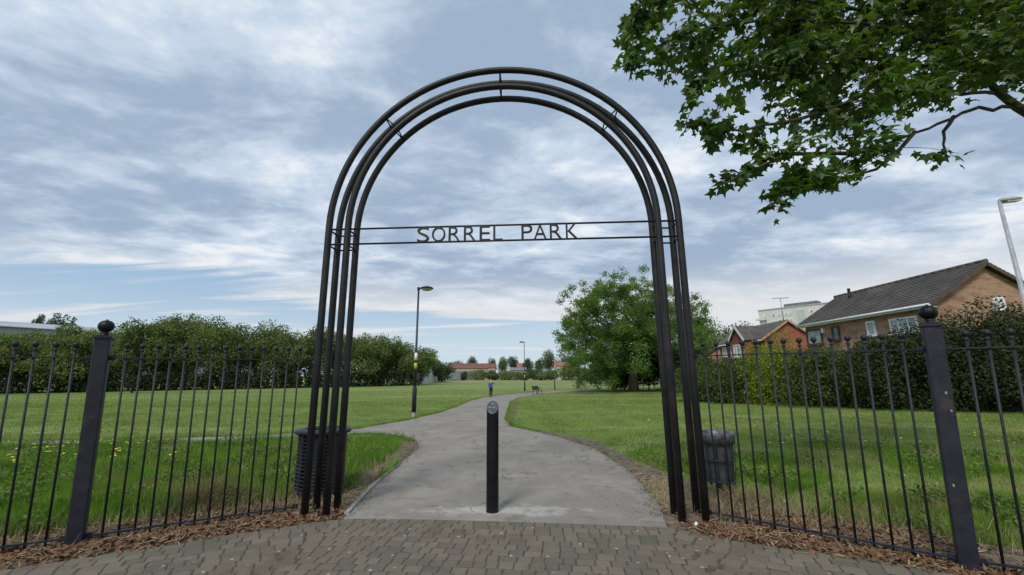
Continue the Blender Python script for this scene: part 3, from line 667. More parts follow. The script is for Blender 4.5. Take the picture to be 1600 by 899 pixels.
# ------------------------------------------------------------------ foliage things
def crown_mesh(clumps, nleaf, size, m, shell=.5, up=.3, name='crown', norm=None, jit=0.):
    vol = np.array([np.prod(r)**(2/3.) for c, r in clumps]); cnt = np.maximum(1, (vol/vol.sum()*nleaf).astype(int))
    P = np.concatenate([ellipsoid_pts(k_, c, r, shell) for (c, r), k_ in zip(clumps, cnt)])
    if norm:
        P[:, 2] *= norm[1]/np.quantile(P[:, 2], .996)
        k_ = norm[0]/np.quantile(np.hypot(P[:, 0], P[:, 1]), .97); P[:, :2] *= k_
    if norm or jit: P = P+rng.normal(size=P.shape)*(jit or norm[0]*.045)
    P[:, 2] = np.maximum(P[:, 2], .05)
    return poly_mesh(name, leaf_quads(P, size, .2, up=up), 4, m)
def tree(name, label, cat, loc, height, rx, m, nleaf, size, group=None, ry=None, z0=.22, ncl=26, trunk=.25, fill=.3, bark='bark', airy=0., rc=.3, lean=(0, 0), jit=0.):
    ry = ry or rx; t_ = thing(name, label, cat, loc, group)
    cz = height*(1+z0)/2; rz_ = height*(1-z0)/2; cl = []
    for i in range(ncl):
        d = rng.normal(size=3); d /= np.linalg.norm(d); q = rng.uniform(.35, .80) if i % 3 else rng.uniform(0, .5)
        c = np.array([d[0]*rx*q+lean[0]*(cz/height), d[1]*ry*q, cz+d[2]*rz_*q])
        s_ = rng.uniform(.75, 1.25)*rc
        cl.append((c, (rx*s_, ry*s_, rz_*s_*.8)))
    top = [(np.array([lean[0], lean[1], cz]), (rx*.6, ry*.6, rz_*.65))]*int(fill > 0)
    crown = crown_mesh(cl+top, nleaf, size, m, .45-.1*airy, norm=(rx, height), jit=jit)
    mb = MB(); tp = [(0, 0, -.15), (.04*height*.1, 0, height*.15), (lean[0]*.3, .0, height*.38), (lean[0]*.6, 0, height*.62)]
    mb.tube(tp, [trunk*1.25, trunk, trunk*.75, trunk*.35], 10)
    if trunk > .05:
        for c, r in cl[:14]:
            st_ = Vector(tp[1]).lerp(Vector(tp[2]), random.random()*.9+.1); e = Vector(c)
            mid_ = st_.lerp(e, .5)+Vector((0, 0, .04*height)); mb.tube([st_, mid_, e], [trunk*.42, trunk*.25, trunk*.08], 6)
    mb.build('trunk', M[bark], t_)
    link('crown', crown, t_)
    return t_

# the tree belt at the left, each crown its own tree
belt = [(-30, 520, 0), (12, 521, 1), (55, 523, 0), (92, 527, 1), (124, 511, 0), (160, 522, 2), (215, 506, 0), (252, 500, 1), (288, 495, 2), (330, 503, 0), (368, 510, 1), (405, 508, 0), (445, 512, 2), (482, 514, 0), (518, 521, 1), (560, 524, 0), (592, 527, 1), (622, 538, 0), (646, 545, 2)]
words = ['leftmost tree of the belt, cut by the photo edge', 'green belt tree in front of the grey shed at far left', 'tree before the shed wall, second gap from the left edge', 'low belt tree just left of the left ball post', 'rounded belt tree right behind the left ball post', 'low dipping tree beside the dark spindly conifer', 'tree right of the spindly dark conifer', 'tree rising left of the tallest of the belt', 'tallest reddish-topped tree of the belt', 'tree just right of the tallest of the belt', 'mid-height belt tree in the middle of the left railings', 'pale-topped belt tree left of the arch', 'belt tree closest left of the arch legs', 'belt tree behind the left edge of the arch', 'belt tree seen between the left arch legs', 'broad dark tree right of the left arch legs', 'dark belt tree between the arch legs and the lamp', 'belt tree tapering towards the lamp post', 'last low tree of the belt behind the lamp post']
for i, (px, topy, kk) in enumerate(belt):
    q = np.clip(px/640, -.1, 1.02); gx, gy = -68.8+(47.6)*q, 57.9+30.4*q
    # world position on the belt line seen at this pixel column
    v = ray(px, 605); s_ = None
    A = np.array([-68.83, 57.87]); D = np.array([47.66, 30.44]); r_ = np.array([v[0], v[1]])
    mtx = np.array([[r_[0], -D[0]], [r_[1], -D[1]]]); sol = np.linalg.solve(mtx, A); P = r_*sol[0]
    P = P*(1+.03*(i % 3)+.03)
    top = at(px, topy, P[1]).z+.6
    tree('belt_tree', 'leafy green '+words[i], 'tree', (P[0], P[1], -.6), top, 4.4+.4*(i % 2), M['belt_leaf'], 13500, .33, 'trees in the belt across the field', z0=.0, ncl=30, trunk=.2, rc=.30)
# dark understorey hedge below the belt
us = thing('understorey_hedge', 'dark undergrowth band along the foot of the tree belt', 'hedge', (-45, 73, -.6))
cl = []
for i in range(70):
    q = i/69*1.12-.1; cl.append((np.array([-68.83+47.66*q+45+rng.normal()*.3, 57.87+30.44*q-73+rng.normal()*.3+.6, 1.4]), (1.2, 1.2, rng.uniform(1.2, 2.2))))
link('foliage', crown_mesh(cl, 26000, .36, M['hedge_dark'], .5, name='foliage'), us)
mb = MB()
for i in range(0, 70, 5): mb.tube([Vector(cl[i][0])-Vector((0, 0, 1.4)), Vector(cl[i][0])], [.08, .05], 6)
mb.build('stems', M['dark_bark'], us)
# spindly dark conifer
p = at(207, 606, 58); top = at(204, 509, 58)
cf = thing('conifer', 'dark spindly conifer standing in front of the belt near the left post', 'tree', (p.x, 58, -.6)); hh = top.z+.6
mb = MB(); mb.tube([(0, 0, 0), (0, 0, hh)], [.12, .02], 8); mb.build('trunk', M['dark_bark'], cf)
cl = [(np.array([rng.normal()*.25, rng.normal()*.25, z]), (max(.15, (hh-z)*.12+.1), max(.15, (hh-z)*.12+.1), .45)) for z in np.linspace(1.2, hh-.1, 14)]
link('crown', crown_mesh(cl, 2600, .26, M['hedge_dark'], .4), cf)
# tall wispy trees beyond the shed
for px, ty, r in ((66, 493, 1.6), (92, 491, 2.4), (115, 497, 1.4)):
    top = at(px, ty, 128)
    tree('distant_tree', {66: 'left one of the wispy tree tops above the grey shed roof', 92: 'middle and highest of the tree tops above the grey shed roof', 115: 'right and lowest of the tree tops above the grey shed roof'}[px], 'tree', (top.x, 128, -.6), top.z+.6, r, M['far_leaf'], 1600, .5, 'tree tops above the shed', z0=.5, ncl=12, trunk=.2)

# the big park tree
bt = gt(990, 612); 
tr = thing('park_tree', 'large spreading green tree beside the path behind the right arch legs', 'tree', (bt[0], bt[1], -.6))
cl = []
sc = bt[1]/F
def rel(px, py, dy): 
    q = at(px, py, bt[1]+dy); return np.array([q.x-bt[0], dy, q.z+.6])
for px, py, rr in ((905, 470, 26), (930, 455, 26), (960, 446, 24), (990, 442, 22), (1020, 446, 22), (1050, 455, 24), (1078, 470, 24), (1095, 490, 20), (900, 500, 26), (890, 480, 14), (885, 530, 18), (895, 555, 22), (920, 520, 28), (950, 490, 30), (985, 480, 30), (1020, 490, 30), (1055, 500, 28), (1085, 520, 24), (930, 560, 30), (960, 540, 30), (915, 580, 24), (945, 582, 22), (1000, 530, 28), (1040, 545, 28), (1075, 550, 26), (975, 570, 20), (905, 590, 14), (1100, 545, 18), (878, 545, 8), (880, 518, 7), (920, 438, 10), (965, 430, 9), (895, 446, 9), (1105, 468, 10), (1020, 432, 8), (945, 440, 9)):
    for rep in range(3 if rr > 15 else 1):
        dy = rng.uniform(-6.5, 5.5)*(1 if rr > 15 else .5); c = rel(992+(px-992)*.93+rng.uniform(-6, 6), 565+(py-565)*.85+rng.uniform(-6, 6), dy)
        for sub in range(9 if rr > 15 else 3):
            o_ = rng.normal(size=3)*rr*sc*.62; rs = rr*sc*rng.uniform(.14, .34); cl.append((c+o_, (rs*1.2, rs*1.2, rs*.75)))
link('crown', crown_mesh(cl, 130000, .18, M['tree_leaf'], .1, jit=.17), tr)
mb = MB(); tk = [(0, 0, -.1), (.1, 0, 2.0), (.35, 0, 4.), (1.2, .1, 6.4), (1.4, 0, 9)]
mb.tube(tk, [.70, .48, .40, .26, .10], 12)
mb.tube([(.2, 0, 2.4), (-.9, -.3, 4.6), (-2.2, -.6, 7.0)], [.36, .26, .1], 8)
mb.build('trunk', M['bark'], tr)
for _ in range(70):
    q_ = rng.normal(size=3)*np.array([3.4, 3., 2.1])+np.array([.4, 0, 6.0]); cl.append((q_, (1.1, 1.1, .8)))
link('inner_crown', crown_mesh(cl[-70:], 26000, .19, M['tree_leaf'], .1, name='inner_crown', jit=.3), tr)
for i in range(0, len(cl)-70, 30):
    c = Vector(cl[i][0]); s_ = Vector(tk[1]).lerp(Vector(tk[4]), random.uniform(.2, .9)); mm = s_.lerp(c, .5)+Vector((0, 0, .5))
    mb = MB(); mb.tube([s_, mm, c], [.11, .07, .02], 6); mb.build('limb', M['bark'], tr)
# dark bushes under and right of it
for lab, px, by_, rx, hh in (('dark bush under the big tree just left of its trunk', 970, 609, 2.4, 3.4), ('black-green bush directly right of the big tree trunk', 1018, 610, 2.8, 5.2), ('dark bush seen between the right arch legs', 1052, 612, 3.2, 5.6), ('dark bush right of the arch at the end of the right hedge', 1082, 614, 3.0, 5.0)):
    g_ = gt(px, by_); tree('bush', lab, 'bush', (g_[0], min(g_[1], 56)+1.0, -.6), hh, rx, M['hedge_dark'], 7000, .24, 'dark bushes under the big tree', z0=0, ncl=18, trunk=.08, rc=.42)
g_ = gt(954, 608); rb = thing('dead_shrub', 'small reddish-brown shrub at the left edge of the big tree', 'shrub', (g_[0]-.1, g_[1]-2, -.6))
link('foliage', crown_mesh([(np.array([0, 0, .9]), (.5, .5, .9)), (np.array([.3, 0, .5]), (.5, .5, .5))], 900, .2, M['rust_leaf'], .2, name='foliage'), rb)
mb = MB(); mb.tube([(0, 0, 0), (0, 0, 1.3)], [.06, .02], 6); mb.build('stem', M['bark'], rb)

# right hand hedge line: separate shrubs
shr = [('mid green shrub at the left end of the right hedge, beside the arch', 1108, 560, 26.5, 2.2, 'hedge_mid', 14000),
       ('low green shrub in front of the small brick house', 1150, 560, 24.5, 2.2, 'hedge_mid', 16000),
       ('bright yellow-green shrub peaking below the gable of the small house', 1210, 527, 22.8, 1.35, 'hedge_lime', 14000),
       ('yellow-green shrub below the far window of the long house', 1243, 545, 21.0, 1.7, 'hedge_lime', 12000),
       ('mid green shrub under the brown-framed window', 1290, 544, 19.6, 1.9, 'hedge_mid', 18000),
       ('dull green shrub below the narrow white window', 1338, 546, 18.3, 1.6, 'hedge_mid', 18000),
       ('dark hedge bush left of the right ball post', 1392, 531, 17.2, 1.4, 'hedge_dark', 24000),
       ('tall dark hedge bush behind the right ball post', 1462, 512, 16.4, 1.45, 'hedge_dark', 28000),
       ('tall dark hedge bush right of the right ball post', 1532, 492, 15.8, 1.75, 'hedge_dark', 28000),
       ('tallest dark hedge bush at the right edge of the photo', 1605, 474, 15.4, 2.0, 'hedge_dark', 26000)]
for lab, px, ty, Y, r, m, nl in shr:
    b = at(px, 600, Y+.9*r); top = at(px, ty, Y+.6*r); z = float(tz(b.y)); hgt = top.z-z
    tree('hedge_shrub', lab, 'shrub', (b.x, b.y, z), hgt, r*1.08, M[m], int(nl*1.5), .10, 'shrubs of the right hedge', ry=r*.95, z0=-.3, ncl=40, trunk=.05, rc=.42, bark='dark_bark', jit=.07)
# pale weedy sprays at hedge foot
# far dark woods behind the small house
for lab, px, ty, Y, r in (('dark tree mass right of the arch above the small house', 1105, 498, 92, 6.5), ('dark tree behind the small house roof', 1138, 512, 96, 6), ('dark tree left of the pale flats', 1165, 513, 100, 5.5), ('small dark tree in front of the pale flats', 1190, 505, 104, 5)):
    b = at(px, 580, Y); top = at(px, ty, Y)
    tree('distant_tree', lab, 'tree', (b.x, Y, -.6), top.z+.6, r, M['far_leaf'] if px > 1110 else M['belt_leaf'], 5000, .42, 'dark trees behind the houses', z0=0, ncl=22, trunk=.25)

# ------------------------------------------------------------------ far skyline
far = [(672, 563, 120, 3.2, 'far_leaf', 'low tree following the belt just right of the lamp pole'), (690, 568, 130, 3.0, 'far_leaf', 'small tree above the pale palisade fence'), (712, 566, 262, 4.5, 'far_leaf', 'far tree at the left end of the brick terrace'), (739, 559, 262, 3.1, 'far_leaf', 'round tree behind the left of the brick terrace'),
       (769, 562, 262, 2.6, 'far_leaf', 'small round tree behind the pale gable'), (785, 560, 240, 3.2, 'far_light', 'pale round tree right of the pale gable'), (804, 559, 240, 3.2, 'far_leaf', 'round tree left of the red roof'), (825, 562, 225, 2.8, 'far_leaf', 'round dark tree just right of the distant lamp'), (842, 562, 225, 2.6, 'far_light', 'paler tree between two dark round trees'), (858, 549, 215, 4.0, 'far_leaf', 'biggest dark round tree on the skyline right of the distant lamp'), (884, 560, 200, 3.0, 'far_leaf', 'dark tree behind the red roof beside the big tree')]
for px, ty, Y, r, m, lab in far:
    b = at(px, 590, Y); top = at(px, ty-1.5, Y)
    tree('distant_tree', lab, 'tree', (b.x, Y, -.6), top.z+.6, r*1.15, M[m], 4200, .5, 'round trees on the skyline', z0=.1, ncl=18, trunk=.25, rc=.5)
for px, ty, Y, r, m, lab in ((725, 583, 165, 1.3, 'far_leaf', 'small dark bush in front of the pale fence'), (748, 579, 168, 3.6, 'far_light', 'broad green bush below the brick terrace'), (770, 581, 166, 3.2, 'far_leaf', 'bush behind the person'), (792, 580, 166, 3.6, 'far_light', 'light green bush right of the person'), (815, 583, 160, 3.4, 'far_light', 'low bush at the foot of the distant lamp'), (838, 579, 158, 3.8, 'far_leaf', 'dark bush right of the distant lamp'), (862, 577, 155, 4.0, 'far_light', 'bush below the biggest skyline tree'), (888, 575, 150, 4.2, 'far_light', 'bush left of the big park tree'), (915, 573, 145, 4.5, 'far_light', 'bush seen through the lower left of the big tree'), (945, 572, 140, 4.8, 'far_light', 'bush behind the big tree trunk'), (985, 570, 130, 5.0, 'far_leaf', 'rightmost bush behind the big tree')):
    b = at(px, 590, Y); top = at(px, ty-1.5, Y)
    tree('distant_bush', lab, 'bush', (b.x, Y, -.6), top.z+.6, r*1.25, M[m], 2600, .45, 'bushes at the far edge of the field', z0=-.2, ncl=14, trunk=.04, rc=.42)

def quad_roof(a, b, c, d, th=.12):
    """thin slab; a b on the eave, c d on the ridge"""
    a, b, c, d = map(Vector, (a, b, c, d)); n = (b-a).cross(d-a).normalized()
    if n.z < 0: n = -n
    vs = [a, b, c, d]+[p+n*th for p in (a, b, c, d)]
    return vs, [(3, 2, 1, 0), (4, 5, 6, 7), (0, 1, 5, 4), (1, 2, 6, 5), (2, 3, 7, 6), (3, 0, 4, 7)]
def window(parent, c, w_, h_, nrm, off, mull=(0,), frame='upvc', glass='glass', t_=.06):
    """frame, mullions and a pane; c = centre on the wall, nrm = outward (x or y axis)"""
    c = Vector(c); nrm = Vector(nrm); hx_ = Vector((0, 0, 1)).cross(nrm); mb = MB(off)
    f = c+nrm*.035
    def bar(u, v, du, dv, dep=.09):
        Mr = Matrix((hx_, nrm, Vector((0, 0, 1)))).transposed(); mb.box(f+hx_*u+Vector((0, 0, v)), (du, dep, dv), M=Mr)
    bar(0, h_/2-t_/2, w_, t_); bar(0, -h_/2+t_/2, w_, t_)
    for sgn in (-1, 1): bar(sgn*(w_/2-t_/2), 0, t_, h_-2*t_)
    for q in mull: bar(q*w_, 0, t_*.9, h_-2*t_, .07)
    o = mb.build('window', M[frame], parent)
    mb = MB(off); mb.off = Vector(off); f = c+nrm*.012; Mr = Matrix((hx_, nrm, Vector((0, 0, 1)))).transposed()
    mb.box(f, (w_-2*t_+.01, .02, h_-2*t_+.01), M=Mr); mb.build('pane', M[glass], o)
    mb = MB(off); mb.box(c+nrm*.08+Vector((0, 0, -h_/2-.03)), (w_+.12, .16, .05), M=Mr); mb.build('sill', M[frame], o)

# long brick house at right: ridge runs away from the camera
hx0, hx1, hy0, hy1, ez, rz_ = 20.50, 26.10, 20.18, 29.3, 4.93, 6.73
off_ = Vector((24, 25, 0)); ho = thing('brick_house', 'long buff brick house with grey tiled roof behind the right hedge', 'house', off_)
xm = (hx0+hx1)/2
z0 = -.7; mb = MB(off_)
wl = [(hx0, hy0, z0), (hx1, hy0, z0), (hx1, hy1, z0), (hx0, hy1, z0), (hx0, hy0, ez), (hx1, hy0, ez), (hx1, hy1, ez), (hx0, hy1, ez), (xm, hy0, rz_-.1), (xm, hy1, rz_-.1)]
mb.add(wl, [(0, 1, 5, 8, 4), (1, 2, 6, 5), (2, 3, 7, 9, 6), (3, 0, 4, 7)]); mb.build('wall', M['brick_buff'], ho)
ov = .35; sl_ = (rz_-ez)/(xm-hx0)
def roof_side(sgn, name_parent):
    xe = hx0-ov if sgn < 0 else hx1+ov; zt_e = ez-ov*sl_+.0
    vs, fs = quad_roof((xe, hy0-.25, zt_e), (xe, hy1+.25, zt_e), (xm, hy1+.25, rz_), (xm, hy0-.25, rz_), .05)
    mb = MB(off_); mb.add(vs, fs); r_ = mb.build('roof', M['roof'], ho)
    n_ = 17; mb = MB(off_)
    A = Vector((xe, 0, zt_e)); B = Vector((xm, 0, rz_)); dd = (B-A); nrm = Vector((-dd.z*(-1 if sgn < 0 else 1), 0, abs(dd.x))).normalized()
    if nrm.x*sgn < 0: nrm.x = -nrm.x
    for i in range(n_):
        a = A+dd*(i/n_)-dd*.012; b = A+dd*((i+1)/n_)
        yj = random.uniform(-.01, .01)
        vs = []
        for y in (hy0-.27, hy1+.27):
            vs += [a+nrm*.052+Vector((0, y, 0)), b+nrm*.052+Vector((0, y, 0)), b+nrm*.066+Vector((0, y, 0)), a+nrm*.105+Vector((0, y, 0))]
        mb.add(vs, [(0, 1, 2, 3), (7, 6, 5, 4), (0, 3, 7, 4), (1, 5, 6, 2), (3, 2, 6, 7), (0, 4, 5, 1)])
    mb.build('tile_courses', M['roof'], ho)['kind'] = 'stuff'
    return r_
roof_side(-1, ho); roof_side(1, ho)
mb = MB(off_)
y = hy0-.28
while y < hy1+.28: mb.tube([(xm, y, rz_+.09), (xm, y+.43, rz_+.09)], .11, 8); y += .45
mb.build('ridge_tiles', M['roof'], ho)
mb = MB(off_); mb.tube([(hx0+2.1, 27.6, rz_-1.1), (hx0+2.1, 27.6, rz_+.28)], .09, 10); mb.build('vent_pipe', M['black'], ho)
xe = hx0-ov; zg = ez-ov*sl_
mb = MB(off_); mb.box((xe-.015, (hy0+hy1)/2, zg-.055), (.03, hy1-hy0+.5, .17)); mb.build('fascia', M['upvc'], ho)
mb = MB(off_); mb.tube([(xe-.09, hy0-.25, zg-.02), (xe-.09, hy1+.25, zg-.02)], .06, 8); mb.build('gutter', M['upvc'], ho)
mb = MB(off_); mb.box((xe+.17, (hy0+hy1)/2, zg-.13), (.33, hy1-hy0+.48, .02)); mb.build('soffit', M['upvc'], ho)
for sgn in (-1, 1):
    mb = MB(off_); xa = hx0-ov if sgn < 0 else hx1+ov
    mb.beam((xa, hy0-.27, zg-.03), (xm, hy0-.27, rz_-.03), .03, .16); mb.build('bargeboard', M['brown_frame'], ho)
mb = MB(off_); mb.tube([(hx0-.06, hy0+.12, zg-.1), (hx0-.06, hy0+.12, 0)], .04, 8); mb.build('downpipe', M['upvc'], ho)
wx = hx0
def wy(px): # wall x = hx0 : Y where column px meets it
    v = ray(px, 510); return hx0/v[0]*v[1]
def wz(px, py): return at(px, py, wy(px)).z
for (pa, pb, ta, tb, fr, gl, mu) in ((1355, 1369, 502, 525, 'upvc', 'curtain', ()), (1392, 1437, 496, 520, 'upvc', 'curtain', (-.17, .17)), (1259, 1283, 515, 539, 'brown_frame', 'curtain', ()), (1299, 1311, 510, 532, 'brown_frame', 'glass', ())):
    ya, yb = wy(pa), wy(pb); zc_ = (wz((pa+pb)/2, ta)+wz((pa+pb)/2, tb))/2; hh = wz((pa+pb)/2, ta)-wz((pa+pb)/2, tb)
    window(ho, (wx, (ya+yb)/2, zc_), abs(ya-yb), hh, (-1, 0, 0), off_, mu, fr, gl, .10)
for px in (1559,):
    q = at(px, 473, hy0); window(ho, (q.x, hy0, q.z-.05), .55, .62, (0, -1, 0), off_, (0,), 'upvc', 'curtain', .09)
q = at(1282, 519, 0.1); 
mb = MB(off_); yb_ = wy(1286); mb.box((hx0-.06, yb_, wz(1286, 517)), (.12, .22, .30)); mb.build('alarm_box', M['white'], ho)

# second, redder house
o2 = Vector((32.8, 55, 0)); h2 = thing('brick_house', 'smaller red brick house with white-edged front gable, behind the yellow-green shrubs', 'house', o2)
a0, a1, b0, b1_, e2, r2 = 29.9, 35.7, 50, 61, 5.65, 7.6; xm2 = 32.8
mb = MB(o2); mb.add([(a0, b0, -.8), (a1, b0, -.8), (a1, b1_, -.8), (a0, b1_, -.8), (a0, b0, e2), (a1, b0, e2), (a1, b1_, e2), (a0, b1_, e2), (xm2, b0, r2-.12), (xm2, b1_, r2-.12)], [(0, 1, 5, 8, 4), (1, 2, 6, 5), (2, 3, 7, 9, 6), (3, 0, 4, 7)]); mb.build('wall', M['brick_red'], h2)
for sgn in (-1, 1):
    xe2 = a0-.4 if sgn < 0 else a1+.4; ze2 = e2-.4*(r2-e2)/2.9
    vs, fs = quad_roof((xe2, b0-.3, ze2), (xe2, b1_+.3, ze2), (xm2, b1_+.3, r2), (xm2, b0-.3, r2), .14)
    mb = MB(o2); mb.add(vs, fs); mb.build('roof', M['roof'], h2)
    mb = MB(o2); mb.beam((xe2, b0-.34, ze2), (xm2, b0-.34, r2), .04, .22); mb.build('bargeboard', M['brick_far'], h2)
mb = MB(o2); mb.box((a0-.42, 55.5, e2-.32), (.05, 11.5, .2)); mb.build('fascia', M['upvc'], h2)
# projecting gable porch on the west wall
ga, gb, gx, gp, ge = 52.0, 55.4, 28.7, 7.35, 5.55; gm_ = (ga+gb)/2
mb = MB(o2); mb.add([(gx, ga, -.8), (gx, gb, -.8), (gx, gb, ge), (gx, gm_, gp-.1), (gx, ga, ge), (a0, ga, -.8), (a0, gb, -.8), (a0, gb, ge), (a0, ga, ge)], [(1, 0, 4, 3, 2), (0, 5, 8, 4), (6, 1, 2, 7)]); mb.build('gable_bay', M['brick_red'], h2)
for ya, in ((ga-.25,), (gb+.25,)):
    vs, fs = quad_roof((gx-.25, ya, ge-.12), (31.4, ya, ge-.12), (31.4, gm_, gp), (gx-.25, gm_, gp), .1); mb = MB(o2); mb.add(vs, fs); mb.build('roof', M['roof'], h2)
    mb = MB(o2); mb.beam((gx-.29, ya, ge-.16), (gx-.29, gm_, gp), .05, .26); mb.build('bargeboard', M['upvc'], h2)
window(h2, (gx, gm_, 4.3), 2.3, 1.5, (-1, 0, 0), o2, (-.2, .2), 'upvc', 'curtain', .12)
for yy in (57.3, 59.6): window(h2, (a0, yy, 4.4), 1.2, 1.3, (-1, 0, 0), o2, (0,), 'upvc', 'curtain', .12)
mb = MB(o2); mb.box((gx-.55, ga+1.2, 3.35), (1.1, 2.6, .12)); mb.build('bay_sill', M['upvc'], h2)
an = thing('aerial', 'thin television aerial standing above the red brick gable', 'aerial', (32.7, 50.3, 7.7))
mb = MB(); mb.tube([(0, 0, -.2), (0, 0, 2.75)], .055, 6); mb.build('mast', M['grey_metal'], an)
mb = MB(); mb.tube([(-.95, 0, 2.68), (1.0, 0, 2.75)], .045, 5)
for i in range(9): mb.tube([(-.9+i*.22, -.25, 2.69+i*.008), (-.9+i*.22, .25, 2.69+i*.008)], .02, 4)
mb.build('boom', M['grey_metal'], an)
# third low house
o3 = Vector((31, 67, 0)); h3 = thing('brick_house', 'low end house with grey roof, leftmost of the houses right of the arch', 'house', o3)
mb = MB(o3); mb.add([(29.5, 64, -.8), (34, 64, -.8), (34, 74, -.8), (29.5, 74, -.8), (29.5, 64, 4.4), (34, 64, 4.4), (34, 74, 4.4), (29.5, 74, 4.4), (31.75, 64, 5.5), (31.75, 74, 5.5)], [(0, 1, 5, 8, 4), (1, 2, 6, 5), (2, 3, 7, 9, 6), (3, 0, 4, 7)]); mb.build('wall', M['brick_far'], h3)
for sgn in (-1, 1):
    xe3 = 31.75+sgn*2.6; vs, fs = quad_roof((xe3, 63.7, 4.25), (xe3, 74.3, 4.25), (31.75, 74.3, 5.6), (31.75, 63.7, 5.6), .12); mb = MB(o3); mb.add(vs, fs); mb.build('roof', M['roof'], h3)
mb = MB(o3); mb.box((29.1, 69, 4.2), (.06, 10.6, .2)); mb.build('fascia', M['upvc'], h3)
window(h3, (29.5, 67.5, 3.3), 1.6, 1.1, (-1, 0, 0), o3, (0,), 'upvc', 'glass', .1)

# pale block of flats
fa, fb = Vector((118.5, 200, 0)), Vector((152, 157, 0)); fd = (fb-fa).normalized(); fn = Vector((-fd.y, fd.x, 0)); fn = -fn if fn.y > 0 else fn
FH = 30.6; fl = thing('flats', 'pale block of flats with a green stair column beyond the houses', 'flats', (135, 180, 0)); o4 = Vector((135, 180, 0))
ar = math.atan2(fd.y, fd.x); Lf = (fb-fa).length
mb = MB(o4); mb.box((fa+fb)/2-fn*6+Vector((0, 0, FH/2-.4)), (Lf, 12, FH+.8), ar); mb.build('wall', M['render'], fl)
mb = MB(o4); mb.box((fa+fb)/2-fn*6+Vector((0, 0, FH+.25)), (Lf+.5, 12.5, .5), ar); mb.build('parapet', M['clad'], fl)
mb = MB(o4); mb.box(fa+fd*17-fn*5+Vector((0, 0, FH+1.2)), (13, 6, 1.8), ar); mb.build('plant_room', M['roof_grey'], fl); 
def fwin(s_, z, w_, h_, m, nm='window'):
    mb = MB(o4); mb.box(fa+fd*s_+fn*.06+Vector((0, 0, z)), (w_, .14, h_), ar); o = mb.build(nm, M[m], fl); return o
for st_ in range(4):
    z = FH-2.6-st_*2.9
    for s_ in (2.6, 6.2, 8.6, 11.5, 13.2, 21.5, 23.6, 27.5, 29.6, 33.5, 36.):
        o = fwin(s_, z, 1.5, 1.4, 'white')
        mb = MB(o4); mb.box(fa+fd*(s_+.2)+fn*.15+Vector((0, 0, z-.1)), (.7, .08, .9), ar); mb.build('pane', M['glass' if (st_+int(s_)) % 3 == 0 else 'curtain'], o)
    mb = MB(o4); mb.box(fa+fd*1.2+fn*.7+Vector((0, 0, z-1.6)), (4.6, 1.4, .9), ar); mb.build('balcony', M['render_w'], fl)
mb = MB(o4); mb.box(fa+fd*17.6+fn*.1+Vector((0, 0, FH-8)), (2.6, .3, 13), ar); mb.build('green_column', M['green_pane'], fl)

# grey shed beyond the belt
sa_, sb_ = at(-220, 480, 64), at(420, 523, 118); sa_.z = sb_.z = 0
sd_ = (sb_-sa_).normalized(); sn = Vector((-sd_.y, sd_.x, 0)); sn = -sn if sn.y > 0 else sn; sh_h = at(0, 493, 75.5).z
o5 = (sa_+sb_)/2; sh = thing('warehouse', 'long grey metal shed behind the left tree belt', 'warehouse', o5)
ar = math.atan2(sd_.y, sd_.x); Ls = (sb_-sa_).length
mb = MB(o5); mb.box(o5-sn*15+Vector((0, 0, sh_h/2-1.3)), (Ls, 30, sh_h-1.4), ar); mb.build('wall', M['clad'], sh)
for sgn in (-1, 1):
    e = o5-sn*15+sn*15.6*(-sgn) if sgn < 0 else o5-sn*15-sn*15.6
    A = e-sd_*(Ls/2+.5); B = e+sd_*(Ls/2+.5); Cc = o5-sn*15+sd_*(Ls/2+.5); Dd = o5-sn*15-sd_*(Ls/2+.5)
    vs, fs = quad_roof((A.x, A.y, sh_h-2.0), (B.x, B.y, sh_h-2.0), (Cc.x, Cc.y, sh_h+.2), (Dd.x, Dd.y, sh_h+.2), .15); mb = MB(o5); mb.add(vs, fs); mb.build('roof', M['clad'], sh)
mb = MB(o5)
for i in range(60): 
    p = sa_+sd_*(Ls*(i+.5)/60)+sn*.05; mb.box((p.x, p.y, sh_h/2-1.4), (.12, .14, sh_h-1.6), ar)
mb.build('cladding_ribs', M['grey_metal'], sh)['kind'] = 'stuff'

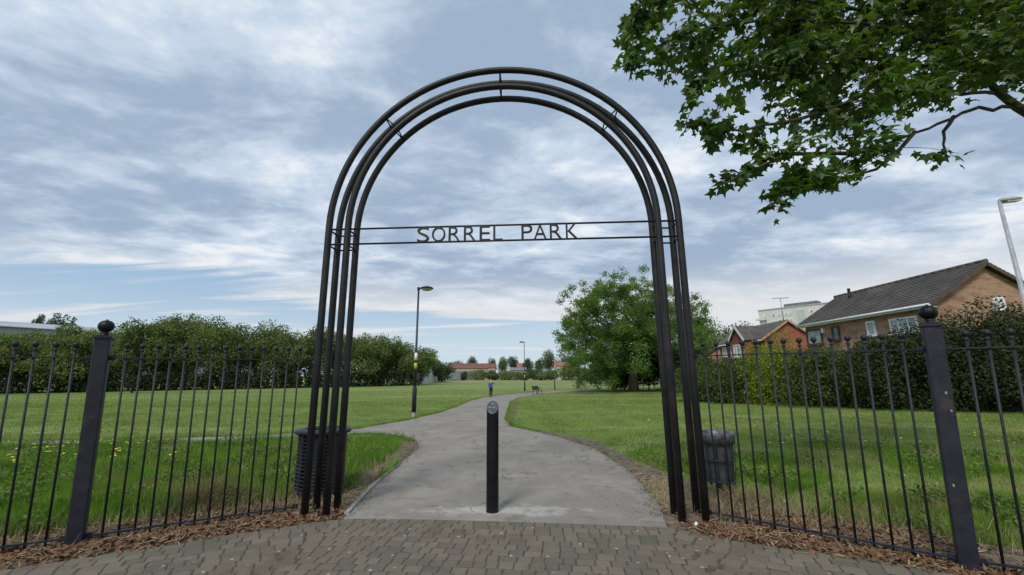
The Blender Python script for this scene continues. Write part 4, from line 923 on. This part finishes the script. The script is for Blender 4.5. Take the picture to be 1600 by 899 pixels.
# far terrace and cottages
def far_house(name, label, pa, pb, ty, ey, Y, wm, rm, dep=9, nwin=0, hip=0.):
    a = at(pa, ty, Y); b = at(pb, ty, Y); e = at((pa+pb)/2, ey, Y).z; tz_ = at((pa+pb)/2, ty, Y+dep/2).z; o_ = Vector(((a.x+b.x)/2, Y, -.6))
    t_ = thing(name, label, 'house', o_)
    mb = MB(o_); mb.box(((a.x+b.x)/2, Y+dep/2, (e-.6)/2), (b.x-a.x, dep, e+.6)); mb.build('wall', M[wm], t_)
    for s_, ye in ((-1, Y-.3), (1, Y+dep+.3)):
        vs, fs = quad_roof((a.x-.3, ye, e-.05), (b.x+.3, ye, e-.05), (b.x+.3-hip, Y+dep/2, tz_), (a.x-.3+hip, Y+dep/2, tz_), .15); mb = MB(o_); mb.add(vs, fs); mb.build('roof', M[rm], t_)
    for xx in (a.x, b.x):
        mb = MB(o_); mb.add([(xx, Y, e), (xx, Y+dep, e), (xx, Y+dep/2, tz_-.1), (xx+.1, Y, e), (xx+.1, Y+dep, e), (xx+.1, Y+dep/2, tz_-.1)], [(0, 1, 2), (5, 4, 3), (0, 3, 4, 1), (1, 4, 5, 2), (2, 5, 3, 0)]); mb.build('gable', M[wm], t_)
    for i in range(nwin):
        x = a.x+(b.x-a.x)*(i+.5)/nwin; window(t_, (x, Y, e-1.3), 1.5, 1.3, (0, -1, 0), o_, (0,), 'upvc', 'glass', .12)
    if nwin:
        for i in range(0, nwin, 5):
            x = a.x+(b.x-a.x)*(i+.3)/nwin; mb = MB(o_); mb.box((x, Y+dep/2, tz_+.4), (.8, .6, .7)); mb.build('chimney', M['brick_red'], t_)
far_house('terraced_houses', 'distant orange brick terrace with dark red roofs at the end of the field', 701, 763, 568.5, 576, 235, 'brick_far', 'roof_far', 9, 10)
far_house('gable_house', 'distant pale brick house at the right end of the terrace', 763, 774, 568.5, 575, 226, 'brick_far', 'roof_far', 8, 2)
far_house('cottage', 'distant cottage with bright red roof left of the distant lamp', 808, 820, 568, 574, 232, 'render_w', 'roof_red', 9, 2)
far_house('low_building', 'low grey-roofed building below the bright red roof', 799, 822, 574.5, 579, 205, 'clad', 'roof_grey', 10, 0)
far_house('cottage', 'distant white cottage with orange-red roof just left of the big tree', 868, 900, 566, 573, 185, 'render_w', 'roof_red', 9, 3)

# pale palisade fence at the far left corner of the field
def palisade(label, P0, P1, h_, n_):
    P0, P1 = Vector(P0), Vector(P1); o_ = (P0+P1)/2; t_ = thing('palisade_fence', label, 'fence', (o_.x, o_.y, -.6), 'pale palisade fences at the far corner'); d = (P1-P0).normalized(); o3_ = Vector((o_.x, o_.y, -.6))
    base = MB(); base.box((0, 0, h_/2), ((P1-P0).length/n_*.84, .05, h_), math.atan2(d.y, d.x)); me = base.mesh('pale', M['palisade'])
    for i in range(n_):
        p = P0.lerp(P1, (i+.5)/n_); link('pale', me, t_, (p.x-o_.x, p.y-o_.y, random.uniform(-.05, .05)))
    for z in (.5, h_-.6):
        mb = MB(o3_); mb.beam((P0.x, P0.y+.06, -.6+z), (P1.x, P1.y+.06, -.6+z), .06, .08); mb.build('rail', M['grey_metal'], t_)
A_ = at(655, 600, 98); B_ = at(697, 592, 150); C_ = at(752, 590, 190)
palisade('pale palisade fence receding behind the lamp post', (A_.x, A_.y, 0), (B_.x, B_.y, 0), 3.6, 60)
palisade('pale palisade fence crossing below the brick terrace', (B_.x+.4, B_.y, 0), (C_.x, C_.y, 0), 3.5, 60)

# ------------------------------------------------------------------ overhanging maple
LEAF_OUT = []
for ang, r_ in ((-90, .06), (-62, .30), (-38, .42), (-22, .62), (2, .44), (18, .58), (36, .96), (52, .62), (68, .60), (90, 1.12)):
    LEAF_OUT.append((ang, r_))
pts = [(r_*math.cos(R(a)), r_*math.sin(R(a))+.1) for a, r_ in LEAF_OUT]
outl = pts+[(-x, y) for x, y in reversed(pts[1:-1])]
outl = [(x*.62, y*.62) for x, y in outl]
nO = len(outl)
T = np.array([(x, y+.05, -.34*abs(x)-.30*y*y) for x, y in outl])
mt = thing('maple_tree', 'overhanging maple with large lobed leaves reaching in from the upper right', 'tree', (9.3, 5.4, 0))
MO = Vector((9.3, 5.4, 0))
tips = []
def twig_path(px0, py0, Y0, px1, py1, Y1, n_=7, sag=.0, seed=0):
    a = at(px0, py0, Y0); b = at(px1, py1, Y1); r = random.Random(seed); P_ = []
    for i in range(n_+1):
        q = i/n_; p = a.lerp(b, q); p.z += math.sin(q*math.pi)*sag; p += Vector([r.gauss(0, .025) for _ in range(3)])*(0 if i in (0, n_) else 1); P_.append(p)
    return P_
br_mb = MB(MO)
# trunk outside the frame, main limb entering at the right edge
limb = [Vector((9.3, 5.4, -.1)), Vector((9.25, 5.4, 1.5)), Vector((9.1, 5.4, 2.8)), at(1760, 260, 5.5), at(1640, 195, 5.4), at(1590, 168, 5.3), at(1558, 143, 5.2), at(1530, 110, 5.1), at(1480, 70, 5.0), at(1400, 30, 4.9), at(1300, -20, 4.8)]
br_mb.tube(limb, [.22, .19, .17, .11, .075, .055, .045, .038, .032, .026, .018], 10)
br_mb.tube([Vector((9.1, 5.4, 2.8)), Vector((9.2, 5.4, 4.6)), Vector((9.0, 5.2, 7)), Vector((8.6, 5.1, 8.4))], [.17, .15, .10, .04], 8)
secs = [[(1558, 143, 5.2), (1500, 148, 5.0), (1440, 135, 4.9), (1350, 150, 4.7), (1260, 175, 4.6)],
        [(1590, 168, 5.3), (1530, 168, 5.2), (1490, 183, 5.1), (1430, 210, 4.9), (1340, 240, 4.7), (1270, 272, 4.5), (1215, 312, 4.35)],
        [(1530, 110, 5.1), (1420, 100, 4.8), (1300, 85, 4.6), (1180, 105, 4.5), (1080, 130, 4.4)],
        [(1480, 70, 5.0), (1350, 40, 4.7), (1200, 30, 4.6), (1080, 50, 4.5), (985, 90, 4.4)],
        [(1400, 30, 4.9), (1250, 0, 4.6), (1100, -20, 4.5), (1000, 10, 4.4)],
        [(1350, 150, 4.7), (1250, 185, 4.5), (1160, 205, 4.4), (1070, 195, 4.3)],
        [(1340, 240, 4.7), (1240, 240, 4.5), (1170, 268, 4.4), (1120, 292, 4.3)],
        [(1430, 210, 4.9), (1370, 265, 4.8), (1300, 290, 4.6)],
        [(1490, 183, 5.1), (1475, 215, 5.05), (1480, 245, 5.0)],
        [(1480, 70, 5.0), (1560, 40, 5.2), (1640, 20, 5.4)],
        [(1560, 143, 5.2), (1600, 100, 5.5), (1680, 60, 5.6)]]
polyl = []
for s_ in secs:
    P_ = []
    for (x0, y0, Y0), (x1, y1, Y1) in zip(s_[:-1], s_[1:]):
        for i in range(3):
            q = i/3; P_.append(at(x0+(x1-x0)*q, y0+(y1-y0)*q, Y0+(Y1-Y0)*q)+Vector([random.gauss(0, .014) for _ in range(3)]))
    P_.append(at(*s_[-1])); nP = len(P_)
    br_mb.tube(P_, [.022*(1-i/nP)+.005 for i in range(nP)], 6); polyl.append(P_)
SK = np.array([tuple(p) for P_ in polyl for p in P_]+[tuple(p) for p in limb[5:]])
mass = [(978, -90), (968, 20), (972, 85), (1000, 112), (1060, 120), (1075, 150), (1130, 150), (1155, 175), (1215, 190), (1290, 235), (1370, 245), (1410, 225), (1425, 175), (1470, 158), (1530, 132), (1570, 122), (1620, 138), (1720, 130), (1720, -90)]
tw = []
while len(tw) < 430:
    x = random.uniform(960, 1720); y = random.uniform(-90, 250)
    if not inside(np.array([x]), np.array([y]), mass)[0]: continue
    thin = 1.0
    if y > 175 and random.random() < .35: continue
    if x < 1080 and random.random() < .25: continue
    tw.append((x, y, random.uniform(4.0, 5.9), 15))
for _ in range(120):
    x = random.uniform(1180, 1720); y = random.uniform(-60, 150)
    if inside(np.array([x]), np.array([y]), mass)[0]: tw.append((x, y, random.uniform(4.6, 6.6), 15))
for _ in range(160): tw.append((random.uniform(1050, 1750), random.uniform(-380, -60), random.uniform(4.2, 6.5), 12))  # unseen upper layer of leaves, added to shade the foliage below
# hanging fingers of foliage
for (xa, ya, xb, yb, c_) in ((1170, 205, 1062, 195, 9), (1180, 215, 1100, 225, 7), (1250, 215, 1180, 240, 8), (1200, 255, 1112, 290, 8), (1250, 262, 1195, 318, 12), (1330, 255, 1240, 300, 12), (1395, 235, 1290, 285, 14), (1100, 135, 1065, 150, 3), (1000, 110, 966, 95, 5), (1000, 40, 980, 60, 4)):
    for i in range(c_):
        q = random.random(); tw.append((xa+(xb-xa)*q+random.uniform(-9, 9), ya+(yb-ya)*q+random.uniform(-9, 9), random.uniform(4.25, 4.75), 7))
for i in range(3): tw.append((1480+random.uniform(-10, 14), 240+random.uniform(-10, 10), 5.0, 5))
for q_ in ((1228, 318), (1210, 322), (1125, 290), (1500, 240), (1065, 195)): tw.append((q_[0], q_[1], 4.4, 4))
LP, LD = [], []
tw_mb = MB(MO)
for (x, y, Y, n_) in tw:
    e = at(x, y, Y); d2 = ((SK-np.array(e))**2).sum(1); s_ = Vector(SK[int(np.argmin(d2))]); 
    L = (e-s_).length
    if L > .6: s_ = e+(s_-e)*(.6/L)
    dd = (e-s_)
    if dd.length < .05: dd = Vector((random.gauss(0, 1), random.gauss(0, 1), random.gauss(0, .4))).normalized()*.2; s_ = e-dd
    m_ = s_.lerp(e, .5)+Vector((0, 0, .03)); tw_mb.tube([s_, m_, e], [.006, .004, .002], 4, caps=False)
    for j in range(n_):
        q = random.uniform(.15, 1.05); p = s_.lerp(e, q)+Vector([random.gauss(0, .075 if n_ > 8 else .05) for _ in range(3)]); LP.append(tuple(p)); d_ = dd.normalized()*.7+Vector((random.gauss(0, .6), random.gauss(0, .6), random.gauss(-.35, .4))); LD.append(tuple(d_.normalized()))
LP = np.array(LP); LD = np.array(LD)
br_mb.build('branches', M['dark_bark'], mt); tag(tw_mb.build('twigs', M['dark_bark'], mt), kind='stuff')
up_ = rng.normal(size=LP.shape)*.55+np.array([0, 0, 1.]); up_ -= (up_*LD).sum(1)[:, None]*LD; up_ /= np.linalg.norm(up_, axis=1)[:, None]
sd_v = np.cross(LD, up_); szs = rng.uniform(.075, .15, len(LP))
dist_ = np.linalg.norm(LP-np.array([0, 0, EYE]), axis=1); vy = np.array([1 if True else 0]*len(LP))
proj_in = np.array([(0 < 1)]*len(LP))
order = np.argsort(-(szs/dist_)*((LP[:, 2]-EYE)/LP[:, 1] < .90)*(LP[:, 0]/LP[:, 1] < 1.25))      # largest in the picture first
bigs = order[:300]; others = order[300:]
tmpl = []
for v_ in range(4):
    TT = T.copy(); TT[:, 2] += rng.normal(size=nO)*.03; TT[:, :2] *= 1+rng.normal(size=(nO, 2))*.05
    ctr = np.array([[0, .12, .02]]); VV = np.vstack([TT, ctr]); me = bpy.data.meshes.new('leaf')
    me.from_pydata([tuple(p) for p in VV], [], [(i, (i+1) % nO, nO) for i in range(nO)]); me.materials.append(M['maple']); me.update(); tmpl.append((me, VV))
for i in bigs:
    me, VV = tmpl[i % 4]; o = link('leaf', me, mt)
    m3 = Matrix((sd_v[i]*szs[i]*1.25, LD[i]*szs[i]*1.25, up_[i]*szs[i]*1.25)).transposed().to_4x4(); m3.translation = Vector(LP[i])-MO; o.matrix_local = m3
VV = np.stack([tmpl[k_][1] for k_ in range(4)])[others % 4]         # (N, nO+1, 3)
W_ = VV[..., 0:1]*sd_v[others][:, None]+VV[..., 1:2]*LD[others][:, None]+VV[..., 2:3]*up_[others][:, None]
W_ = W_*szs[others][:, None, None]*1.25+LP[others][:, None]-np.array(MO)
N_ = len(others); allv = W_.reshape(-1, 3); tri = np.array([(i, (i+1) % nO, nO) for i in range(nO)]); F_ = (np.arange(N_)[:, None, None]*(nO+1)+tri[None]).reshape(-1, 3)
me = bpy.data.meshes.new('leaves'); me.from_pydata(allv.tolist(), [], F_.tolist()); a = me.attributes.new('tint', 'FLOAT', 'POINT'); a.data.foreach_set('value', np.repeat(rng.random(N_), nO+1).astype(np.float32)); me.materials.append(M['maple'])
tag(link('leaves', me, mt), kind='stuff')
print('maple leaves', len(LP))

# ------------------------------------------------------------------ grass, weeds, litter
pathA = np.array(path_poly)
def in_path(x, y): return inside(x, y, path_poly)
def near_soil(x, y): return inside(x, y, soils[0]) | inside(x, y, soils[1])
hy_arr = lambda x: np.interp(x, hx, hys)
def nz(x, y, s_, o=0.):
    # cheap value noise by summed sines
    return (np.sin(x*s_*1.3+o)+np.sin(y*s_*1.7+o*2.1)+np.sin((x+y)*s_*.9+o*.7)+np.sin((x-y)*s_*1.9+o*1.3))/4
def blades(name, x, y, h, w_, m, lean=.35, tint=None, par=None, zoff=0.):
    N = len(x); a = rng.uniform(0, 2*np.pi, N); la = rng.uniform(0, 2*np.pi, N); ll = np.abs(rng.normal(0, lean, N))*h
    z = tz(y)+zoff; B = np.stack([x, y, z], 1); s_ = np.stack([np.cos(a), np.sin(a), np.zeros(N)], 1)*(w_/2)[:, None]
    Tp = B+np.stack([np.cos(la)*ll, np.sin(la)*ll, h], 1)
    me = poly_mesh(name, np.stack([B-s_, B+s_, Tp], 1), 3, m, tint); return tag(link(name, me, par), kind='stuff')
def scatter(n, y0, y1, k=1.28, pw=1.):
    y = y0+(y1-y0)*rng.random(n)**pw; x = (rng.random(n)*2-1)*(y*k+.6); return x, y
# mown lawn
x, y = scatter(560000, 3.5, 26, pw=1.25)
ok = ~in_path(x, y) & (y > hy_arr(x)+.5) & (~near_soil(x, y) | (rng.random(len(x)) < .03)); x, y = x[ok], y[ok]
blades('lawn_grass', x, y, rng.uniform(.02, .075, len(x))*(1+.6*nz(x, y, 1.1)+.6*nz(x, y, 4.3, 2)), rng.uniform(.006, .011, len(x)), M['grass_blade'], .6)
x, y = scatter(170000, 26, 62, pw=1.2); ok = ~in_path(x, y); x, y = x[ok], y[ok]
blades('lawn_grass', x, y, rng.uniform(.04, .09, len(x)), rng.uniform(.02, .035, len(x)), M['grass_blade'], .6)
# rough tall grass behind the fences
def tallmask(x, y):
    L = (x < -1.9) & (y < 10.6) & (y > 4.85+(x+4)*.5+.2*nz(x, y, 2.3)); Rr = (x > 2.0) & (y < 9.5) & (y > np.where(x < 3.5, 3.6+(3.5-x)*.82, 3.6-(x-3.5)*.525)+.55+.5*nz(x, y, 2.6)) & ((nz(x, y, 1.7, 6) > -.2) | (y > 7))
    return L | (Rr & (nz(x, y, 1.3, 2) > -.15))
x, y = scatter(460000, 3.5, 10.8, 1.32); ok = tallmask(x, y) & ~in_path(x, y) & (~near_soil(x, y) | (rng.random(len(x)) < .035)) & (nz(x, y, 2.2, 1) > -.75); x, y = x[ok], y[ok]
hL = np.where(x < 0, 1., .62)*(.13+.10*nz(x, y, 1.6)+.09*nz(x, y, 5.1, 3)+.05*nz(x, y, 11., 3))*rng.uniform(.4, 1.35, len(x))
print('tall', len(x))
blades('tall_grass', x, y, np.maximum(hL, .03), rng.uniform(.004, .009, len(x)), M['tall_grass'], .38)
# broad-leaved weeds and clover among the rough grass
x, y = scatter(160000, 3.8, 10.8, 1.3); ok = tallmask(x, y) & ~in_path(x, y) & ~near_soil(x, y) & (nz(x, y, 3.4, 4) > .18); x, y = x[ok], y[ok]
P = np.stack([x, y, tz(y)+rng.uniform(.03, .17, len(x))], 1)
tag(link('broad_weeds', poly_mesh('broad_weeds', leaf_quads(P, .045, up=.8), 4, M['weed'])), kind='stuff')
x, y = scatter(80000, 3.8, 12.5, 1.3); ok = tallmask(x, y) & ~in_path(x, y) & (nz(x, y, 2.0, 7) > .22); x, y = x[ok], y[ok]
blades('dead_grass', x, y, rng.uniform(.04, .24, len(x)), rng.uniform(.003, .007, len(x)), M['straw'], .55)
# grass fringe hanging over soil and path edges
fr = []
ppd = densify(path_poly, .05, .0)
pp = np.array([p for p in ppd if p[1] < 40 and p[1] > 5.3])
rep = np.repeat(pp, 40, 0)+rng.normal(0, .07, (len(pp)*40, 2)); ok = ~in_path(rep[:, 0], rep[:, 1]) & (~near_soil(rep[:, 0], rep[:, 1]) | (rng.random(len(rep)) < .05)); rep = rep[ok]
blades('edge_grass', rep[:, 0], rep[:, 1], rng.uniform(.03, .12, len(rep)), rng.uniform(.006, .013, len(rep)), M['tall_grass'], .6)
# dry stalks along the fence lines
def strip(n, A, B, w_):
    q = rng.random(n); x = A[0]+(B[0]-A[0])*q; y = A[1]+(B[1]-A[1])*q; return x+rng.normal(0, w_, n), y+rng.normal(0, w_, n)
X, Y = [], []
for A, B, n_, w_ in (((-6.5, 3.5), (-2.3, 5.5), 1700, .22), ((-3.6, 5.1), (-2.0, 5.4), 700, .18), ((2.1, 5.2), (4.0, 4.6), 1700, .30), ((3.6, 4.6), (6.2, 3.6), 1300, .4), ((1.75, 5.2), (2.1, 6.2), 900, .12), ((-3.2, 5.6), (-2.2, 6.6), 900, .2)):
    a, b = strip(n_, A, B, w_); X.append(a); Y.append(b)
X = np.concatenate(X); Y = np.concatenate(Y); ok = (Y > hy_arr(X)+.12) & ~in_path(X, Y); X, Y = X[ok], Y[ok]
blades('dry_grass', X, Y, rng.uniform(.04, .19, len(X)), rng.uniform(.003, .007, len(X)), M['straw'], .8)
# soil grit / flat straw on the verge
def flat_bits(name, n_, regs, sz, m, zo=.014, curl=.35, asp=.3):
    XX, YY = [], []
    for A, B, w_, k_ in regs:
        a, b = strip(int(n_*k_), A, B, w_); XX.append(a); YY.append(b)
    x, y = np.concatenate(XX), np.concatenate(YY); ok = (y > hy_arr(x)-.10+.05*nz(x, y, 9)) & ~(in_path(x, y) & (rng.random(len(x)) < .97)); x, y = x[ok], y[ok]; N = len(x)
    P = np.stack([x, y, tz(y)+zo+rng.random(N)**2*.03], 1); a = rng.uniform(0, 2*np.pi, N); L = sz*rng.uniform(.5, 1.5, N)
    d = np.stack([np.cos(a), np.sin(a), rng.normal(0, curl, N)], 1)*L[:, None]/2; s_ = np.stack([-np.sin(a), np.cos(a), rng.normal(0, curl, N)], 1)*(L*asp*rng.uniform(.6, 1.6, N))[:, None]/2
    return tag(link(name, poly_mesh(name, np.stack([P-d, P+s_, P+d, P-s_], 1), 4, m)), kind='stuff')
regL = [((-1.95, 5.0), (-3.0, 4.58), .11, .26), ((-3.0, 4.50), (-4.1, 3.98), .12, .28), ((-4.1, 3.95), (-6.2, 2.9), .13, .26), ((-4.0, 4.5), (-2.6, 5.2), .16, .25), ((-4.2, 4.4), (-6.5, 3.2), .2, .3)]
regR = [((1.85, 4.52), (2.4, 4.22), .10, .2), ((2.4, 4.22), (3.5, 3.62), .11, .34), ((3.5, 3.55), (5.5, 2.2), .14, .26), ((2.3, 4.8), (3.9, 4.1), .22, .25)]
flat_bits('leaf_litter', 8500, regL+regR, .048, M['litter'], .014, .4, .42)
flat_bits('straw_litter', 3200, regL+regR+[((-2.2, 5.2), (-1.7, 6.4), .2, .3), ((1.9, 5.0), (1.7, 7), .2, .3)], .10, M['straw'], .014, .15, .07)
# a few blown bits on the paving and path mouth
x = rng.uniform(-3.2, 2.8, 260); y = rng.uniform(3.4, 5.3, 260); wgt = rng.random(260) < np.where((np.abs(x) > 1.4) | (y > 4.55), .9, .2); x, y = x[wgt], y[wgt]; N = len(x)
P = np.stack([x, y, np.full(N, .030)], 1); a = rng.uniform(0, 6.28, N); L = rng.uniform(.01, .035, N); d = np.stack([np.cos(a), np.sin(a), rng.normal(0, .15, N)], 1)*L[:, None]/2; s_ = np.stack([-np.sin(a), np.cos(a), rng.normal(0, .15, N)], 1)*(L*.35)[:, None]/2
tag(link('blown_litter', poly_mesh('blown_litter', np.stack([P-d, P+s_, P+d, P-s_], 1), 4, M['litter'])), kind='stuff')
# soil crumbs and bits strewn along the path edges
cp = np.array([p for p in ppd if p[1] < 15 and p[1] > 4.9]); cp = np.repeat(cp, 10, 0)+rng.normal(0, .075, (len(cp)*10, 2)); N = len(cp)
P = np.stack([cp[:, 0], cp[:, 1], tz(cp[:, 1])+.022], 1); a = rng.uniform(0, 6.28, N); L = rng.uniform(.008, .028, N); d = np.stack([np.cos(a), np.sin(a), rng.normal(0, .3, N)], 1)*L[:, None]/2; s_ = np.stack([-np.sin(a), np.cos(a), rng.normal(0, .3, N)], 1)*(L*.6)[:, None]/2
tag(link('edge_crumbs', poly_mesh('edge_crumbs', np.stack([P-d, P+s_, P+d, P-s_], 1), 4, M['soil'])), kind='stuff')
# dry weed clumps
for lab, (wx_, wy_), hh, nn in (('dry brown weed clump behind the left railings', (-3.55, 5.35), .42, 900), ('dry grass tuft around the foot of the right bin', (2.75, 5.42), .20, 420), ('dry tuft at the foot of the right arch legs', (1.70, 4.98), .16, 120)):
    wc = thing('weed_clump', lab, 'weeds', (wx_, wy_, 0)); x = rng.normal(0, .16, nn); y = rng.normal(0, .12, nn)
    N = nn; h = rng.uniform(.3, 1., N)*hh; a = rng.uniform(0, 6.28, N); B = np.stack([x, y, np.zeros(N)], 1); s_ = np.stack([np.cos(a), np.sin(a), np.zeros(N)], 1)*.0028
    Tp = B+np.stack([x*.9+rng.normal(0, .05, N), y*.9+rng.normal(0, .05, N), h], 1)
    link('stalks', poly_mesh('stalks', np.stack([B-s_, B+s_, Tp], 1), 3, M['dry_weed']), wc)
    k_ = nn*2; qq = rng.uniform(.3, 1, k_); j = rng.integers(0, N, k_); P = B[j]+(Tp[j]-B[j])*qq[:, None]
    link('seed_leaves', poly_mesh('seed_leaves', leaf_quads(P, .016), 4, M['dry_weed']), wc)
# meadow flowers
def flowers(name, n_, cond, m, sz, hh):
    x, y = scatter(n_*6, 5.6, 16, 1.3); ok = cond(x, y) & ~in_path(x, y) & ~near_soil(x, y); x, y = x[ok][:n_], y[ok][:n_]; N = len(x)
    P = np.stack([x, y, tz(y)+hh*rng.uniform(.6, 1.2, N)], 1); V_ = []
    for q in range(6):
        th = q*np.pi/3; V_.append(P+np.stack([np.full(N, math.cos(th)), np.full(N, math.sin(th)), rng.normal(0, .2, N)], 1)*sz)
    tag(link(name, poly_mesh(name, np.stack(V_, 1), 6, m)), kind='stuff')
flowers('yellow_flowers', 300, lambda x, y: (x < -3.5) & (y > 7) & (y < 10) & (nz(x, y, .9, 4) > .1), M['petal_y'], .028, .27)
flowers('yellow_flowers', 260, lambda x, y: (x > 3) & (y > 9) & (y < 15) & (nz(x, y, .8, 1) > .1), M['petal_y'], .027, .12)
flowers('white_flowers', 170, lambda x, y: (x > 2.5) & (nz(x, y, 1.6, 2) > .25), M['petal_w'], .013, .07)
flowers('white_flowers', 120, lambda x, y: (x < -2.5) & (nz(x, y, 1.4, 5) > .25), M['petal_w'], .012, .08)
# scraps of paper
for lab, (gx_, gy_), (w_, h_), rz in (('small white paper scrap lying at the foot of the right arch leg', gt(1088, 825), (.062, .045), .5), ('tiny white scrap in the dry grass behind the right railings', gt(1228, 788), (.05, .035), .2), ('crumpled pale wrapper in the leaf litter by the right railings', gt(1278, 846), (.075, .03), -.7)):
    mb = MB(); vs = [(x*w_-w_/2, y*h_-h_/2, .03+.008*math.sin(5*x+3*y)+.010*y) for y in (0, .5, 1) for x in (0, .5, 1)]; n0 = 9
    vs2 = [(a, b, c-.002) for a, b, c in vs]; q = [(0, 1, 4, 3), (1, 2, 5, 4), (3, 4, 7, 6), (4, 5, 8, 7)]
    mb.add(vs+vs2, q+[tuple(reversed([i+9 for i in f])) for f in q]+[(0, 9, 10, 1), (1, 10, 11, 2), (2, 11, 14, 5), (5, 14, 17, 8), (8, 17, 16, 7), (7, 16, 15, 6), (6, 15, 12, 3), (3, 12, 9, 0)])
    o = mb.build('paper_scrap', M['paper'], None, (gx_, gy_, 0)); o.rotation_euler.z = rz; tag(o, lab, 'litter', 'scraps of litter')
